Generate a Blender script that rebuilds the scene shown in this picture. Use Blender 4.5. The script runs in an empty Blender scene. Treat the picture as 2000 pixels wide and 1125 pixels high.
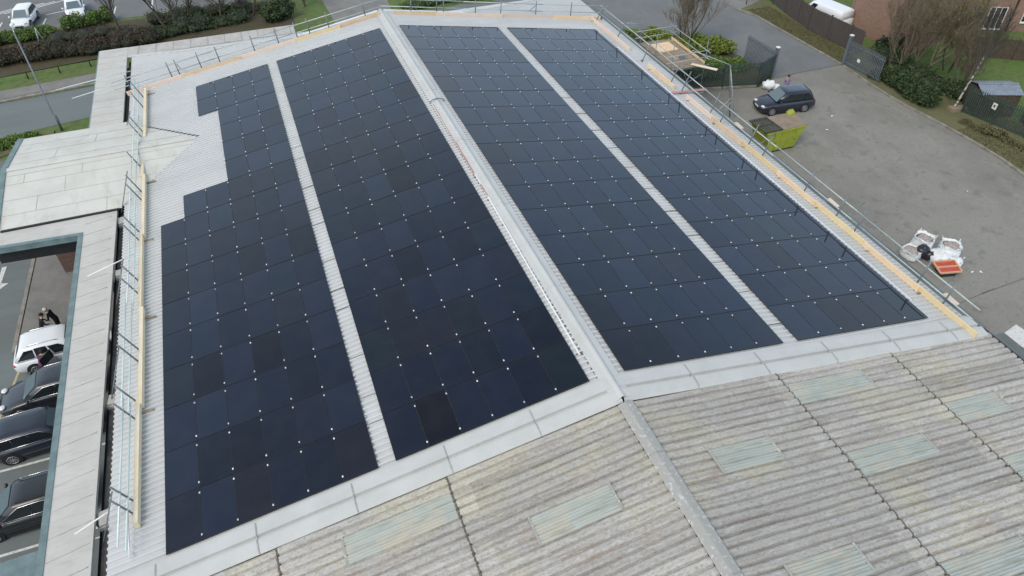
import bpy, math, random
from mathutils import Vector, Matrix
rnd=random.Random(7)
R=math.radians
sc=bpy.context.scene
C=sc.collection
H=8.5           # ridge height; everything is authored with z=0 on the ridge and lifted by H
G=-H
SL=0.1651; TS=math.tan(SL); CS=math.cos(SL); SN=math.sin(SL)
# ------------------------------------------------------------------ materials
def newmat(name):
    m=bpy.data.materials.new(name); m.use_nodes=True
    nt=m.node_tree; return m,nt,nt.nodes['Principled BSDF']
def col(c): return (c[0],c[1],c[2],1)
def mat(name,c,rough=.6,metal=0,var=0.0,scale=3.0,c2=None,bump=0,bscale=40,spec=None,stretch=None,rand=0,detail=6,lo=.35,hi=.65):
    m,nt,b=newmat(name); N=nt.nodes; L=nt.links
    b.inputs['Base Color'].default_value=col(c); b.inputs['Roughness'].default_value=rough; b.inputs['Metallic'].default_value=metal
    if spec is not None: b.inputs['Specular IOR Level'].default_value=spec
    geo=N.new('ShaderNodeNewGeometry')
    src=geo.outputs['Position']
    if stretch:
        mp=N.new('ShaderNodeMapping'); mp.inputs['Scale'].default_value=stretch; L.new(src,mp.inputs['Vector']); src=mp.outputs['Vector']
    out=None
    if c2 is not None or var:
        n=N.new('ShaderNodeTexNoise'); n.inputs['Scale'].default_value=scale; n.inputs['Detail'].default_value=detail; n.inputs['Roughness'].default_value=.65
        L.new(src,n.inputs['Vector'])
        r=N.new('ShaderNodeValToRGB'); r.color_ramp.elements[0].position=lo; r.color_ramp.elements[1].position=hi
        a=c2 if c2 is not None else tuple(max(0,x*(1-var)) for x in c)
        bb=c if c2 is not None else tuple(min(1,x*(1+var)) for x in c)
        r.color_ramp.elements[0].color=col(a); r.color_ramp.elements[1].color=col(bb)
        L.new(n.outputs['Fac'],r.inputs['Fac']); out=r.outputs['Color']
    if rand:
        oi=N.new('ShaderNodeObjectInfo'); mr=N.new('ShaderNodeMapRange'); mr.inputs['To Min'].default_value=1-rand; mr.inputs['To Max'].default_value=1+rand
        L.new(oi.outputs['Random'],mr.inputs['Value'])
        hs=N.new('ShaderNodeHueSaturation'); L.new(mr.outputs['Result'],hs.inputs['Value'])
        if out: L.new(out,hs.inputs['Color'])
        else: hs.inputs['Color'].default_value=col(c)
        out=hs.outputs['Color']
    if out: L.new(out,b.inputs['Base Color'])
    if bump:
        n2=N.new('ShaderNodeTexNoise'); n2.inputs['Scale'].default_value=bscale; n2.inputs['Detail'].default_value=4
        L.new(src,n2.inputs['Vector']); bp=N.new('ShaderNodeBump'); bp.inputs['Strength'].default_value=bump; bp.inputs['Distance'].default_value=.02
        L.new(n2.outputs['Fac'],bp.inputs['Height']); L.new(bp.outputs['Normal'],b.inputs['Normal'])
    return m
def layered(name,base,layers,rough=.8,bump=0,bscale=30):
    """base colour plus noise-masked layers (colour,scale,lo,hi,amount,stretch)"""
    m,nt,b=newmat(name); N=nt.nodes; L=nt.links
    geo=N.new('ShaderNodeNewGeometry'); cur=None
    for (c,s,lo,hi,am,st) in layers:
        mp=N.new('ShaderNodeMapping'); mp.inputs['Scale'].default_value=st or (1,1,1); mp.inputs['Location'].default_value=(s*1.7,s*.3,lo*9)
        L.new(geo.outputs['Position'],mp.inputs['Vector'])
        n=N.new('ShaderNodeTexNoise'); n.inputs['Scale'].default_value=s; n.inputs['Detail'].default_value=7; n.inputs['Roughness'].default_value=.62
        L.new(mp.outputs['Vector'],n.inputs['Vector'])
        mr=N.new('ShaderNodeMapRange'); mr.inputs['From Min'].default_value=lo; mr.inputs['From Max'].default_value=hi; mr.inputs['To Max'].default_value=am
        L.new(n.outputs['Fac'],mr.inputs['Value'])
        mx=N.new('ShaderNodeMix'); mx.data_type='RGBA'
        L.new(mr.outputs['Result'],mx.inputs['Factor'])
        if cur: L.new(cur,mx.inputs['A'])
        else: mx.inputs['A'].default_value=col(base)
        mx.inputs['B'].default_value=col(c); cur=mx.outputs['Result']
    L.new(cur,b.inputs['Base Color']); b.inputs['Roughness'].default_value=rough
    if bump:
        n2=N.new('ShaderNodeTexNoise'); n2.inputs['Scale'].default_value=bscale; n2.inputs['Detail'].default_value=5
        L.new(geo.outputs['Position'],n2.inputs['Vector']); bp=N.new('ShaderNodeBump'); bp.inputs['Strength'].default_value=bump; bp.inputs['Distance'].default_value=.02
        L.new(n2.outputs['Fac'],bp.inputs['Height']); L.new(bp.outputs['Normal'],b.inputs['Normal'])
    return m
def brick(name,c1,c2,mort):
    m,nt,b=newmat(name); N=nt.nodes; L=nt.links
    tc=N.new('ShaderNodeTexCoord'); mp=N.new('ShaderNodeMapping'); mp.inputs['Rotation'].default_value=(R(90),0,0)
    sx=N.new('ShaderNodeSeparateXYZ'); cx=N.new('ShaderNodeCombineXYZ'); ad=N.new('ShaderNodeMath')
    L.new(tc.outputs['Object'],sx.inputs[0]); L.new(sx.outputs['X'],ad.inputs[0]); L.new(sx.outputs['Y'],ad.inputs[1])
    L.new(ad.outputs[0],cx.inputs['X']); L.new(sx.outputs['Z'],cx.inputs['Y'])
    t=N.new('ShaderNodeTexBrick'); t.inputs['Scale'].default_value=1; t.inputs['Brick Width'].default_value=.225; t.inputs['Row Height'].default_value=.075; t.inputs['Mortar Size'].default_value=.008
    t.inputs['Color1'].default_value=col(c1); t.inputs['Color2'].default_value=col(c2); t.inputs['Mortar'].default_value=col(mort)
    L.new(cx.outputs[0],t.inputs['Vector']); L.new(t.outputs['Color'],b.inputs['Base Color']); b.inputs['Roughness'].default_value=.9
    return m
M={}
M['newroof']=layered('coated_sheet',(.53,.545,.55),[((.47,.485,.48),.5,.4,.7,.6,None),((.40,.40,.37),3,.55,.8,.35,(.3,2,1))],rough=.5)
M['flash']=layered('flashing_sheet',(.50,.51,.50),[((.42,.43,.41),.8,.4,.7,.7,None),((.42,.42,.36),2.5,.6,.8,.5,(.4,2.5,1)),((.36,.36,.34),9,.62,.8,.3,None)],rough=.45)
M['porch']=layered('weathered_roof_membrane',(.57,.57,.53),[((.50,.49,.44),.7,.4,.65,.7,None),((.36,.34,.28),1.6,.55,.75,.5,(1,.4,1)),((.30,.29,.25),14,.66,.8,.35,None)],rough=.75,bump=.2)
M['canopy']=layered('aged_felt_roof',(.52,.51,.48),[((.45,.44,.41),.9,.4,.62,.7,None),((.35,.33,.29),2.2,.52,.75,.55,(.45,3,1)),((.28,.27,.24),18,.64,.8,.4,None)],rough=.85,bump=.3)
M['coping']=layered('lichen_coping',(.46,.45,.43),[((.38,.36,.33),1.5,.4,.62,.8,(1,.6,1)),((.28,.25,.22),4,.52,.72,.6,None),((.6,.6,.58),6,.6,.75,.6,None)],rough=.85,bump=.3)
M['oldroof']=layered('fibre_cement_sheet',(.40,.385,.36),[((.46,.43,.33),.28,.50,.60,.75,None),((.36,.27,.22),.6,.60,.68,.5,(.5,2,1)),((.23,.205,.18),1.1,.50,.66,.65,(.18,4,1)),((.27,.29,.21),2.6,.58,.68,.45,None),((.50,.50,.48),5,.53,.64,.6,(.5,1.5,1)),((.19,.175,.16),13,.50,.68,.6,(.6,1,1)),((.54,.54,.53),19,.53,.68,.5,None)],rough=.95,bump=.5,bscale=45)
M['oldridge']=layered('old_ridge_capping',(.34,.34,.32),[((.33,.33,.31),2,.42,.6,.8,None),((.56,.58,.57),8,.56,.66,.8,None),((.2,.2,.18),22,.6,.72,.6,None)],rough=.9,bump=.4)
M['rooflight']=layered('translucent_sheet',(.40,.435,.40),[((.33,.36,.33),1.2,.4,.6,.7,(.3,3,1)),((.46,.42,.34),.9,.48,.62,.8,None),((.25,.26,.22),2.8,.52,.64,.6,(.3,3,1)),((.24,.27,.24),20,.6,.75,.4,None)],rough=.55)
M['seam']=mat('grey_joint_sealant',(.24,.25,.24),.7,c2=(.36,.37,.36),scale=9)
def sheetvar(m,ly,lx,amt):
    nt=m.node_tree;N=nt.nodes;L=nt.links;b=N['Principled BSDF']; src=b.inputs['Base Color'].links[0].from_socket
    g=N.new('ShaderNodeNewGeometry'); v=N.new('ShaderNodeVectorMath'); v.operation='DIVIDE'; v.inputs[1].default_value=(lx,ly,1e6); L.new(g.outputs['Position'],v.inputs[0])
    f=N.new('ShaderNodeVectorMath'); f.operation='FLOOR'; L.new(v.outputs[0],f.inputs[0]); w_=N.new('ShaderNodeTexWhiteNoise'); L.new(f.outputs[0],w_.inputs['Vector'])
    mr=N.new('ShaderNodeMapRange'); mr.inputs['To Min'].default_value=1-amt; mr.inputs['To Max'].default_value=1+amt*.8; L.new(w_.outputs['Value'],mr.inputs['Value'])
    h=N.new('ShaderNodeHueSaturation'); L.new(src,h.inputs['Color']); L.new(mr.outputs['Result'],h.inputs['Value']); L.new(h.outputs['Color'],b.inputs['Base Color'])
sheetvar(M['oldroof'],.93,5.55,.13); sheetvar(M['newroof'],.90,8.0,.035); sheetvar(M['porch'],1.2,1.9,.03)
M['moss']=mat('moss_dirt',(.15,.14,.12),.95,c2=(.09,.085,.07),scale=7)
M['teal']=mat('teal_fascia',(.17,.24,.245),.5,c2=(.10,.15,.155),scale=1.6)
M['dark']=mat('dark_trim',(.012,.013,.015),.6,var=.3)
M['gutter']=layered('gutter_lining',(.13,.125,.12),[((.05,.05,.05),1.3,.42,.62,.8,None),((.24,.23,.21),4,.56,.72,.7,None)],rough=.85)
M['gutterg']=layered('grey_green_capping',(.135,.16,.16),[((.09,.105,.105),1.0,.42,.6,.8,(1,.3,1)),((.2,.22,.21),3,.56,.7,.6,None)],rough=.8)
M['timber']=mat('pine_board',(.72,.57,.32),.75,c2=(.66,.52,.32),scale=1.2,rand=.1)
M['timber_o']=mat('orange_stained_board',(.68,.48,.30),.75,c2=(.72,.58,.40),scale=1.5,rand=.1)
M['timber_p']=mat('pink_primed_board',(.70,.53,.46),.75,c2=(.70,.61,.48),scale=1.2,rand=.1)
M['timber_c']=mat('pale_board',(.80,.71,.55),.75,c2=(.76,.62,.40),scale=1.1,rand=.05)
M['timber_w']=mat('weathered_board',(.34,.27,.19),.85,c2=(.2,.16,.12),scale=4)
M['galv']=mat('galvanised_tube',(.46,.52,.52),.45,metal=.2,c2=(.34,.40,.40),scale=6)
M['galvd']=mat('dull_steel_tube',(.20,.23,.25),.5,metal=.3,c2=(.13,.15,.16),scale=6)
M['galvg']=mat('green_banded_tube',(.50,.66,.62),.45,metal=.15,c2=(.66,.72,.72),scale=1.2)
M['white']=mat('white_paint',(.75,.76,.77),.4,var=.04)
M['bright']=mat('bare_aluminium',(.66,.67,.70),.35,metal=.3,rand=.25)
M['redpaint']=mat('red_primed_tube',(.42,.16,.15),.6,c2=(.5,.26,.24),scale=3)
def panelmat():
    m,nt,b=newmat('black_solar_glass'); N=nt.nodes; L=nt.links
    oi=N.new('ShaderNodeObjectInfo'); geo=N.new('ShaderNodeNewGeometry'); ad=N.new('ShaderNodeMath'); ad.operation='ADD'
    L.new(oi.outputs['Random'],ad.inputs[0]); L.new(geo.outputs['Random Per Island'],ad.inputs[1])
    fr=N.new('ShaderNodeMath'); fr.operation='FRACT'; L.new(ad.outputs[0],fr.inputs[0])
    r=N.new('ShaderNodeValToRGB'); e=r.color_ramp.elements
    e[0].position=0; e[0].color=(.0045,.0035,.004,1); e[1].position=1; e[1].color=(.0115,.0160,.029,1)
    for pos,c in ((.08,(.0055,.0045,.006,1)),(.14,(.006,.0065,.012,1)),(.34,(.0075,.009,.017,1)),(.55,(.009,.012,.024,1)),(.62,(.007,.012,.016,1)),(.68,(.0105,.0095,.014,1)),(.84,(.0105,.0135,.026,1))):
        q=e.new(pos); q.color=c
    L.new(fr.outputs[0],r.inputs['Fac'])
    # faint dust
    n=N.new('ShaderNodeTexNoise'); n.inputs['Scale'].default_value=1.3; n.inputs['Detail'].default_value=6; L.new(geo.outputs['Position'],n.inputs['Vector'])
    mr=N.new('ShaderNodeMapRange'); mr.inputs['From Min'].default_value=.4; mr.inputs['From Max'].default_value=.8; mr.inputs['To Max'].default_value=.018; L.new(n.outputs['Fac'],mr.inputs['Value'])
    mx=N.new('ShaderNodeMix'); mx.data_type='RGBA'; L.new(mr.outputs['Result'],mx.inputs['Factor']); L.new(r.outputs['Color'],mx.inputs['A']); mx.inputs['B'].default_value=(.3,.29,.27,1)
    L.new(mx.outputs['Result'],b.inputs['Base Color'])
    rr=N.new('ShaderNodeMapRange'); rr.inputs['To Min'].default_value=.012; rr.inputs['To Max'].default_value=.045; L.new(n.outputs['Fac'],rr.inputs['Value']); L.new(rr.outputs['Result'],b.inputs['Roughness'])
    b.inputs['IOR'].default_value=1.48; b.inputs['Specular Tint'].default_value=(.6,.78,1,1)
    return m
M['panel']=panelmat()
M['pframe']=mat('black_anodised_frame',(.012,.012,.014),.4)
M['asphalt']=layered('yard_asphalt',(.235,.228,.205),[((.165,.158,.14),.16,.42,.58,.75,None),((.26,.25,.225),.55,.52,.66,.6,(1,.4,1)),((.13,.125,.115),.9,.58,.66,.55,None),((.10,.10,.095),3.2,.60,.68,.6,None),((.17,.165,.15),9,.5,.62,.5,None),((.33,.33,.31),22,.6,.7,.5,None)],rough=.9,bump=.25)
M['road']=layered('road_asphalt',(.155,.165,.17),[((.13,.135,.135),.3,.4,.6,.7,None),((.2,.2,.195),1.5,.55,.7,.5,(1,.3,1)),((.1,.1,.1),6,.62,.75,.5,None)],rough=.9,bump=.2)
M['oldtar']=layered('street_asphalt',(.15,.175,.175),[((.12,.135,.135),.4,.4,.6,.7,(.2,1,1)),((.19,.2,.195),3,.58,.7,.5,None)],rough=.9,bump=.2)
M['paving']=layered('paving',(.20,.195,.185),[((.15,.15,.14),.7,.42,.6,.7,None),((.26,.25,.23),5,.55,.7,.6,None)],rough=.9,bump=.3)
M['kerb']=mat('kerb_stone',(.30,.28,.24),.9,c2=(.16,.15,.13),scale=2,bump=.3)
M['grass']=layered('short_grass',(.09,.155,.032),[((.115,.13,.045),.35,.4,.62,.8,None),((.05,.09,.02),2,.45,.65,.7,None),((.14,.13,.06),9,.55,.75,.6,None)],rough=.95,bump=.6,bscale=18)
M['grassdry']=layered('worn_grass',(.135,.13,.065),[((.09,.10,.04),.6,.4,.6,.8,None),((.17,.15,.09),4,.5,.7,.7,None),((.06,.06,.03),12,.55,.7,.6,None)],rough=.95,bump=.6,bscale=18)
M['soil']=layered('leaf_litter',(.07,.055,.035),[((.05,.055,.02),.8,.4,.6,.8,None),((.11,.085,.05),7,.5,.7,.7,None)],rough=.95,bump=.5)
M['paint']=mat('road_paint',(.62,.62,.60),.7,c2=(.38,.38,.37),scale=6,lo=.3,hi=.5)
M['ypaint']=mat('yellow_road_paint',(.5,.42,.2),.7,c2=(.34,.3,.18),scale=5)
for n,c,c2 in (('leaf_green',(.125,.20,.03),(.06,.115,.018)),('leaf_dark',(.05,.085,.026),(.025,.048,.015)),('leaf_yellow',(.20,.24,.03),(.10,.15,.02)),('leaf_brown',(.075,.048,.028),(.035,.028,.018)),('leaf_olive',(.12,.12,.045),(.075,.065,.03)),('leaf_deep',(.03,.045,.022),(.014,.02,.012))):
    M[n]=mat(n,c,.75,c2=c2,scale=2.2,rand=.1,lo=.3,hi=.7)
M['bark']=mat('grey_bark',(.12,.105,.085),.95,c2=(.055,.048,.04),scale=6)
M['barkb']=mat('brown_bark',(.10,.075,.05),.95,c2=(.05,.04,.03),scale=6)
M['twig']=mat('pale_twig_bark',(.26,.21,.15),.95,c2=(.15,.12,.08),scale=6)
M['birch']=mat('birch_bark',(.40,.39,.35),.85,c2=(.06,.055,.05),scale=4.5,lo=.43,hi=.50)
M['brickr']=brick('red_brick',(.20,.105,.075),(.27,.15,.105),(.26,.23,.2))
M['brickd']=brick('dark_red_brick',(.10,.055,.04),(.14,.075,.055),(.14,.12,.11))
M['tile']=mat('roof_tile',(.10,.075,.065),.9,c2=(.06,.05,.05),scale=3)
M['fencewood']=mat('dark_stained_fence',(.085,.07,.062),.9,c2=(.055,.048,.045),scale=3,stretch=(3,3,.4),bump=.2)
M['palis']=mat('grey_palisade_steel',(.17,.20,.23),.5,metal=.3,c2=(.12,.14,.16),scale=4)
M['palisd']=mat('dark_green_palisade',(.045,.075,.065),.55,c2=(.03,.05,.045),scale=4)
M['glass']=mat('dark_window_glass',(.015,.02,.024),.06,spec=.7)
M['glassb']=mat('windscreen_glass',(.10,.15,.17),.05,spec=.9)
M['tyre']=mat('tyre_rubber',(.014,.014,.015),.85)
M['rim']=mat('alloy_rim',(.42,.43,.45),.35,metal=.7)
M['chrome']=mat('chrome_trim',(.8,.8,.82),.15,metal=1)
M['redlight']=mat('red_lamp_glass',(.45,.02,.03),.2)
M['lamp']=mat('lamp_glass',(.7,.72,.74),.1)
def carpaint(n,c): 
    m,nt,b=newmat(n); b.inputs['Base Color'].default_value=col(c); b.inputs['Roughness'].default_value=.32; b.inputs['Coat Weight'].default_value=.6; b.inputs['Coat Roughness'].default_value=.05
    return m
M['cwhite']=carpaint('white_car_paint',(.74,.76,.78)); M['cblue']=carpaint('blue_black_car_paint',(.012,.017,.032)); M['cblack']=carpaint('black_car_paint',(.008,.009,.013)); M['cgrey']=carpaint('slate_car_paint',(.018,.022,.032)); M['cred']=carpaint('red_car_paint',(.28,.03,.03))
M['lime']=mat('lime_skip_paint',(.36,.40,.045),.6,c2=(.25,.30,.03),scale=2.5)
M['ply']=mat('brown_plywood',(.28,.22,.16),.85,c2=(.20,.16,.12),scale=1.5)
M['slate']=mat('dark_pallet_wood',(.075,.075,.08),.85,c2=(.04,.04,.045),scale=3)
M['bag']=mat('woven_bag_cloth',(.80,.83,.84),.8,c2=(.66,.70,.72),scale=3.5,bump=.4,bscale=9)
M['bagin']=mat('rubble_fill',(.46,.41,.39),.95,c2=(.24,.2,.19),scale=8,bump=.6)
M['blackbag']=mat('black_plastic',(.02,.024,.035),.3,bump=.5,bscale=7)
M['red']=mat('red_crate',(.50,.09,.06),.6,c2=(.40,.06,.04),scale=4)
M['peach']=mat('peach_rim',(.62,.36,.22),.7)
M['skin']=mat('skin',(.45,.28,.2),.6)
M['purple']=mat('purple_cloth',(.10,.03,.09),.9); M['blackc']=mat('black_cloth',(.012,.012,.015),.9); M['lilac']=mat('lilac_cloth',(.26,.22,.34),.9); M['jeans']=mat('dark_denim',(.03,.035,.05),.9)
M['hairg']=mat('pale_grey_hair',(.5,.47,.42),.9); M['haird']=mat('dark_hair',(.015,.012,.01),.8)
M['shed']=mat('blue_grey_shed_sheet',(.22,.25,.31),.5,c2=(.15,.18,.22),scale=3)
M['upvc']=mat('white_frame',(.68,.69,.69),.4)
M['sign']=mat('pale_sign',(.62,.62,.55),.5)
# ------------------------------------------------------------------ builders
def tag(o,label=None,cat=None,group=None,kind=None):
    if label: o['label']=label
    if cat: o['category']=cat
    if group: o['group']=group
    if kind: o['kind']=kind
    return o
class MB:
    def __init__(s): s.v=[]; s.f=[]; s.m=[]; s.mi=0; s.sm=[]
    def add(s,vs,fs,smooth=False):
        n=len(s.v); s.v+= [tuple(v) for v in vs]
        for f in fs: s.f.append(tuple(i+n for i in f)); s.m.append(s.mi); s.sm.append(smooth)
        return s
    def box(s,x0,x1,y0,y1,z0,z1,T=None):
        vs=[(x,y,z) for z in (z0,z1) for y in (y0,y1) for x in (x0,x1)]
        if T is not None: vs=[T@Vector(v) for v in vs]
        return s.add(vs,[(0,2,3,1),(4,5,7,6),(0,1,5,4),(2,6,7,3),(0,4,6,2),(1,3,7,5)])
    def hexa(s,b,t):
        """b,t: 4 bottom and 4 top points counter-clockwise"""
        return s.add(list(b)+list(t),[(3,2,1,0),(4,5,6,7),(0,1,5,4),(1,2,6,5),(2,3,7,6),(3,0,4,7)])
    def bar(s,a,b,w,h,up=(0,0,1)):
        a=Vector(a);b=Vector(b);d=(b-a).normalized();u=Vector(up);r=d.cross(u)
        if r.length<1e-3: u=Vector((1,0,0)); r=d.cross(u)
        r.normalize();u=r.cross(d)
        q=[-r*w/2-u*h/2,r*w/2-u*h/2,r*w/2+u*h/2,-r*w/2+u*h/2]
        return s.hexa([a+x for x in q],[b+x for x in q])
    def tube(s,pts,rad,n=8,smooth=True,cap=True):
        pts=[Vector(p) for p in pts]; rs=rad if isinstance(rad,(list,tuple)) else [rad]*len(pts)
        base=len(s.v); prev=None
        for i,p in enumerate(pts):
            d=(pts[min(i+1,len(pts)-1)]-pts[max(i-1,0)]).normalized()
            u=Vector((0,0,1)) if abs(d.z)<.9 else Vector((1,0,0))
            r=d.cross(u).normalized();w=r.cross(d)
            for k in range(n):
                a=2*math.pi*k/n; s.v.append(tuple(p+(r*math.cos(a)+w*math.sin(a))*rs[i]))
        for i in range(len(pts)-1):
            for k in range(n):
                s.f.append((base+i*n+k,base+i*n+(k+1)%n,base+(i+1)*n+(k+1)%n,base+(i+1)*n+k)); s.m.append(s.mi); s.sm.append(smooth)
        if cap and n>2:
            s.f.append(tuple(base+k for k in range(n))[::-1]); s.m.append(s.mi); s.sm.append(False)
            s.f.append(tuple(base+(len(pts)-1)*n+k for k in range(n))); s.m.append(s.mi); s.sm.append(False)
        return s
    def poly(s,pts,z0,z1):
        n=len(pts); a=sum(pts[i][0]*pts[(i+1)%n][1]-pts[(i+1)%n][0]*pts[i][1] for i in range(n))
        if a<0: pts=pts[::-1]
        vs=[(x,y,z0) for x,y in pts]+[(x,y,z1) for x,y in pts]
        return s.add(vs,[tuple(range(n))[::-1],tuple(range(n,2*n))]+[(i,(i+1)%n,n+(i+1)%n,n+i) for i in range(n)])
    def ell(s,c,r,nu=14,nv=8,jit=0):
        c=Vector(c);vs=[(c.x,c.y,c.z-r[2])]
        for j in range(1,nv):
            t=math.pi*j/nv
            for k in range(nu):
                a=2*math.pi*k/nu; q=1+jit*(rnd.random()-.5)
                vs.append((c.x+r[0]*math.sin(t)*math.cos(a)*q,c.y+r[1]*math.sin(t)*math.sin(a)*q,c.z-r[2]*math.cos(t)*q))
        vs.append((c.x,c.y,c.z+r[2])); fs=[]
        for k in range(nu):
            fs.append((0,1+(k+1)%nu,1+k)); e=1+(nv-2)*nu; fs.append((e+k,e+(k+1)%nu,len(vs)-1))
            for j in range(nv-2): fs.append((1+j*nu+k,1+j*nu+(k+1)%nu,1+(j+1)*nu+(k+1)%nu,1+(j+1)*nu+k))
        return s.add(vs,fs,True)
    def build(s,name,mats,parent=None,local=False):
        me=bpy.data.meshes.new(name); o=bpy.data.objects.new(name,me); C.objects.link(o)
        v=s.v
        if parent is None:
            if local: off=Vector((0,0,0))
            else:
                xs=[p[0] for p in v];ys=[p[1] for p in v];zs=[p[2] for p in v]
                off=Vector(((min(xs)+max(xs))/2,(min(ys)+max(ys))/2,min(zs)))
            o.location=off+Vector((0,0,H))
        else:
            o.parent=parent
            if local: off=Vector((0,0,0))
            else:
                off=Vector((0,0,-H)); q=parent
                while q is not None: off=off+Vector(q.location); q=q.parent
        me.from_pydata([(p[0]-off.x,p[1]-off.y,p[2]-off.z) for p in v],[],s.f)
        for m in (mats if isinstance(mats,(list,tuple)) else [mats]): me.materials.append(m)
        me.polygons.foreach_set('material_index',s.m); me.polygons.foreach_set('use_smooth',s.sm); me.update()
        return o
def empty(name,loc,rz=0):
    o=bpy.data.objects.new(name,None); o.location=(loc[0],loc[1],loc[2]+H); o.rotation_euler=(0,0,rz); o.empty_display_size=.3; C.objects.link(o); return o
kids={}
def copy_tree(o,parent=None):
    c=o.copy(); C.objects.link(c); c.parent=parent
    for ch in list(o.children): copy_tree(ch,c)
    return c
def S(s,u,y,h=0):
    """point on roof slope: s=-1 left,+1 right; u along slope from ridge; h above the slope"""
    return Vector((s*(u*CS+h*SN),y,-u*SN+h*CS))
def SX(s,x,y,h=0): return S(s,x/CS,y,h)
# ------------------------------------------------------------------ main roof
def boxprofile(y0,y1,pitch,hgt,crest=.34,side=.10):
    """trapezoid rib profile points (y,h) """
    out=[]; y=y0
    while y<y1:
        for a,h in ((0,0),(1-crest-2*side,0),(1-crest-side,hgt),(1-side,hgt)):
            yy=y+a*pitch
            if yy<y1: out.append((yy,h))
        y+=pitch
    out.append((y1,0)); return out
main=empty('warehouse',(0,17,G)); tag(main,'big warehouse with pale ribbed metal roof carrying the black solar arrays','warehouse')
EX=16.75; YH=40.6; YG=34.95; XG=5.6
def xin(y): return 0.02 if y<=YG else XG+(y-YG)/(YH-YG)*(17.0-XG)
for s in (-1,1):
    mb=MB(); prof=boxprofile(-.3,YH-.1,.245,.065,.30,.07); n=len(prof)
    vs=[]
    for (y,h) in prof:
        xi=xin(y); xo=max(EX,xi+.01); vs+= [SX(s,xi,y,h),SX(s,xo,y,h)]
    fs=[(2*i,2*i+1,2*i+3,2*i+2) if s>0 else (2*i,2*i+2,2*i+3,2*i+1) for i in range(n-1)]
    mb.add(vs,fs).build('roof_slope',M['newroof'],main)
# sheet laps: thin raised seams across the slopes
for s in (-1,1):
    for k in range(11):
        y=1.05+k*2.0163+(.8 if s<0 and k%3==0 else 0)
        xa=(.649+6*1.154)*CS if s<0 else (.636+6*1.154)*CS
        MB().bar(SX(s,xa+.0,y,.068),SX(s,xa+.60 if s<0 else xa+.70,y,.068),.03,.012).build('sheet_lap',M['gutter'],main)
# hip end
def hipz(y): return -.933-(y-YG)/(YH-YG)*(2.832-.933)
mb=MB(); vs=[];fs=[]
xs=[-17+i*.1 for i in range(341)]
for i,x in enumerate(xs):
    h=.03 if i%2 else 0
    yt=YG if abs(x)<XG else YG+(abs(x)-XG)/(17-XG)*(YH-YG)
    vs+=[(x,yt,hipz(yt)+h),(x,YH,hipz(YH)+h)]
mb.add(vs,[(2*i,2*i+1,2*i+3,2*i+2) for i in range(len(xs)-1)]).build('hip_slope',M['newroof'],main)
for s in (-1,1):
    MB().bar((s*XG,YG,hipz(YG)+.05),(s*17,YH,hipz(YH)+.05),.28,.04).build('hip_flashing',M['flash'],main)
MB().add([(-XG-.3,YG,-.97),(XG+.3,YG,-.97),(0,YG,-.02)],[(0,1,2)]).build('gable_end',M['flash'],main)
for s in (-1,1):
    MB().bar(SX(s,.2,YG-.02,.09),SX(s,XG+.2,YG-.02,.09),.22,.12).build('verge_flashing',M['white'],main)
# ridge cap: two leaves and a rolled top, in lengths
y=-1.15; k=0
while y<34.9:
    mb=MB()
    y1=min(y+2.95,35.0); e=.0 if k%2 else .006
    prof=[(-.34,-.062),(-.30,.005+e),(-.13,.045+e),(-.10,.10+e),(-.05,.14+e),(0,.155+e),(.05,.14+e),(.10,.10+e),(.13,.045+e),(.38,-.01+e),(.42,-.075)]
    vs=[];n=len(prof)
    for yy in (y,y1): vs+=[(a,yy,b+.045) for a,b in prof]
    mb.add(vs,[(i,i+1,n+i+1,n+i) for i in range(n-1)],False).build('ridge_cap',M['flash'],main)
    y=y1;k+=1
mb=MB()
mb.tube([(.45*math.cos(a)*.9,21.0,.02+.23*math.sin(a)) for a in [math.pi*i/10 for i in range(11)]],.03,6)
mb.build('ridge_strap',M['galvd'],main)
vs=[];yy=0;i=0
while yy<34.5:   # toothed foam filler along the left leaf
    w_=.0 if i%2 else .045
    vs+=[(-.34,yy,-.022),(-.345-w_,yy,-.026-w_*.3),(-.34,yy+.075,-.022),(-.345-w_,yy+.075,-.026-w_*.3)]; yy+=.075; i+=1
MB().add(vs,[(2*j,2*j+2,2*j+3,2*j+1) for j in range(len(vs)//2-1)]).build('ridge_filler',M['moss'],main)
# walls, eaves gutters
mb=MB(); mb.poly([(-16.3,-14),(16.3,-14),(16.3,40.2),(-16.3,40.2)],G,-3.3); mb.build('wall',M['brickd'],main)
# right eaves gutter
MB().box(16.76,16.95,-.3,40.6,-3.15,-3.08).build('gutter',M['dark'],main); MB().bar(SX(1,EX+.02,-.3,.03),SX(1,EX+.02,40.5,.03),.05,.08).build('eaves_trim',M['flash'],main); MB().box(16.953,17.50,-.9,40.6,-3.2,-2.98).build('gutter_shelf',M['gutterg'],main)
# left box gutter with dark gap
MB().box(-17.1,-16.70,-.6,40.6,-3.35,-3.2).build('gutter',M['gutter'],main)
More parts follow.
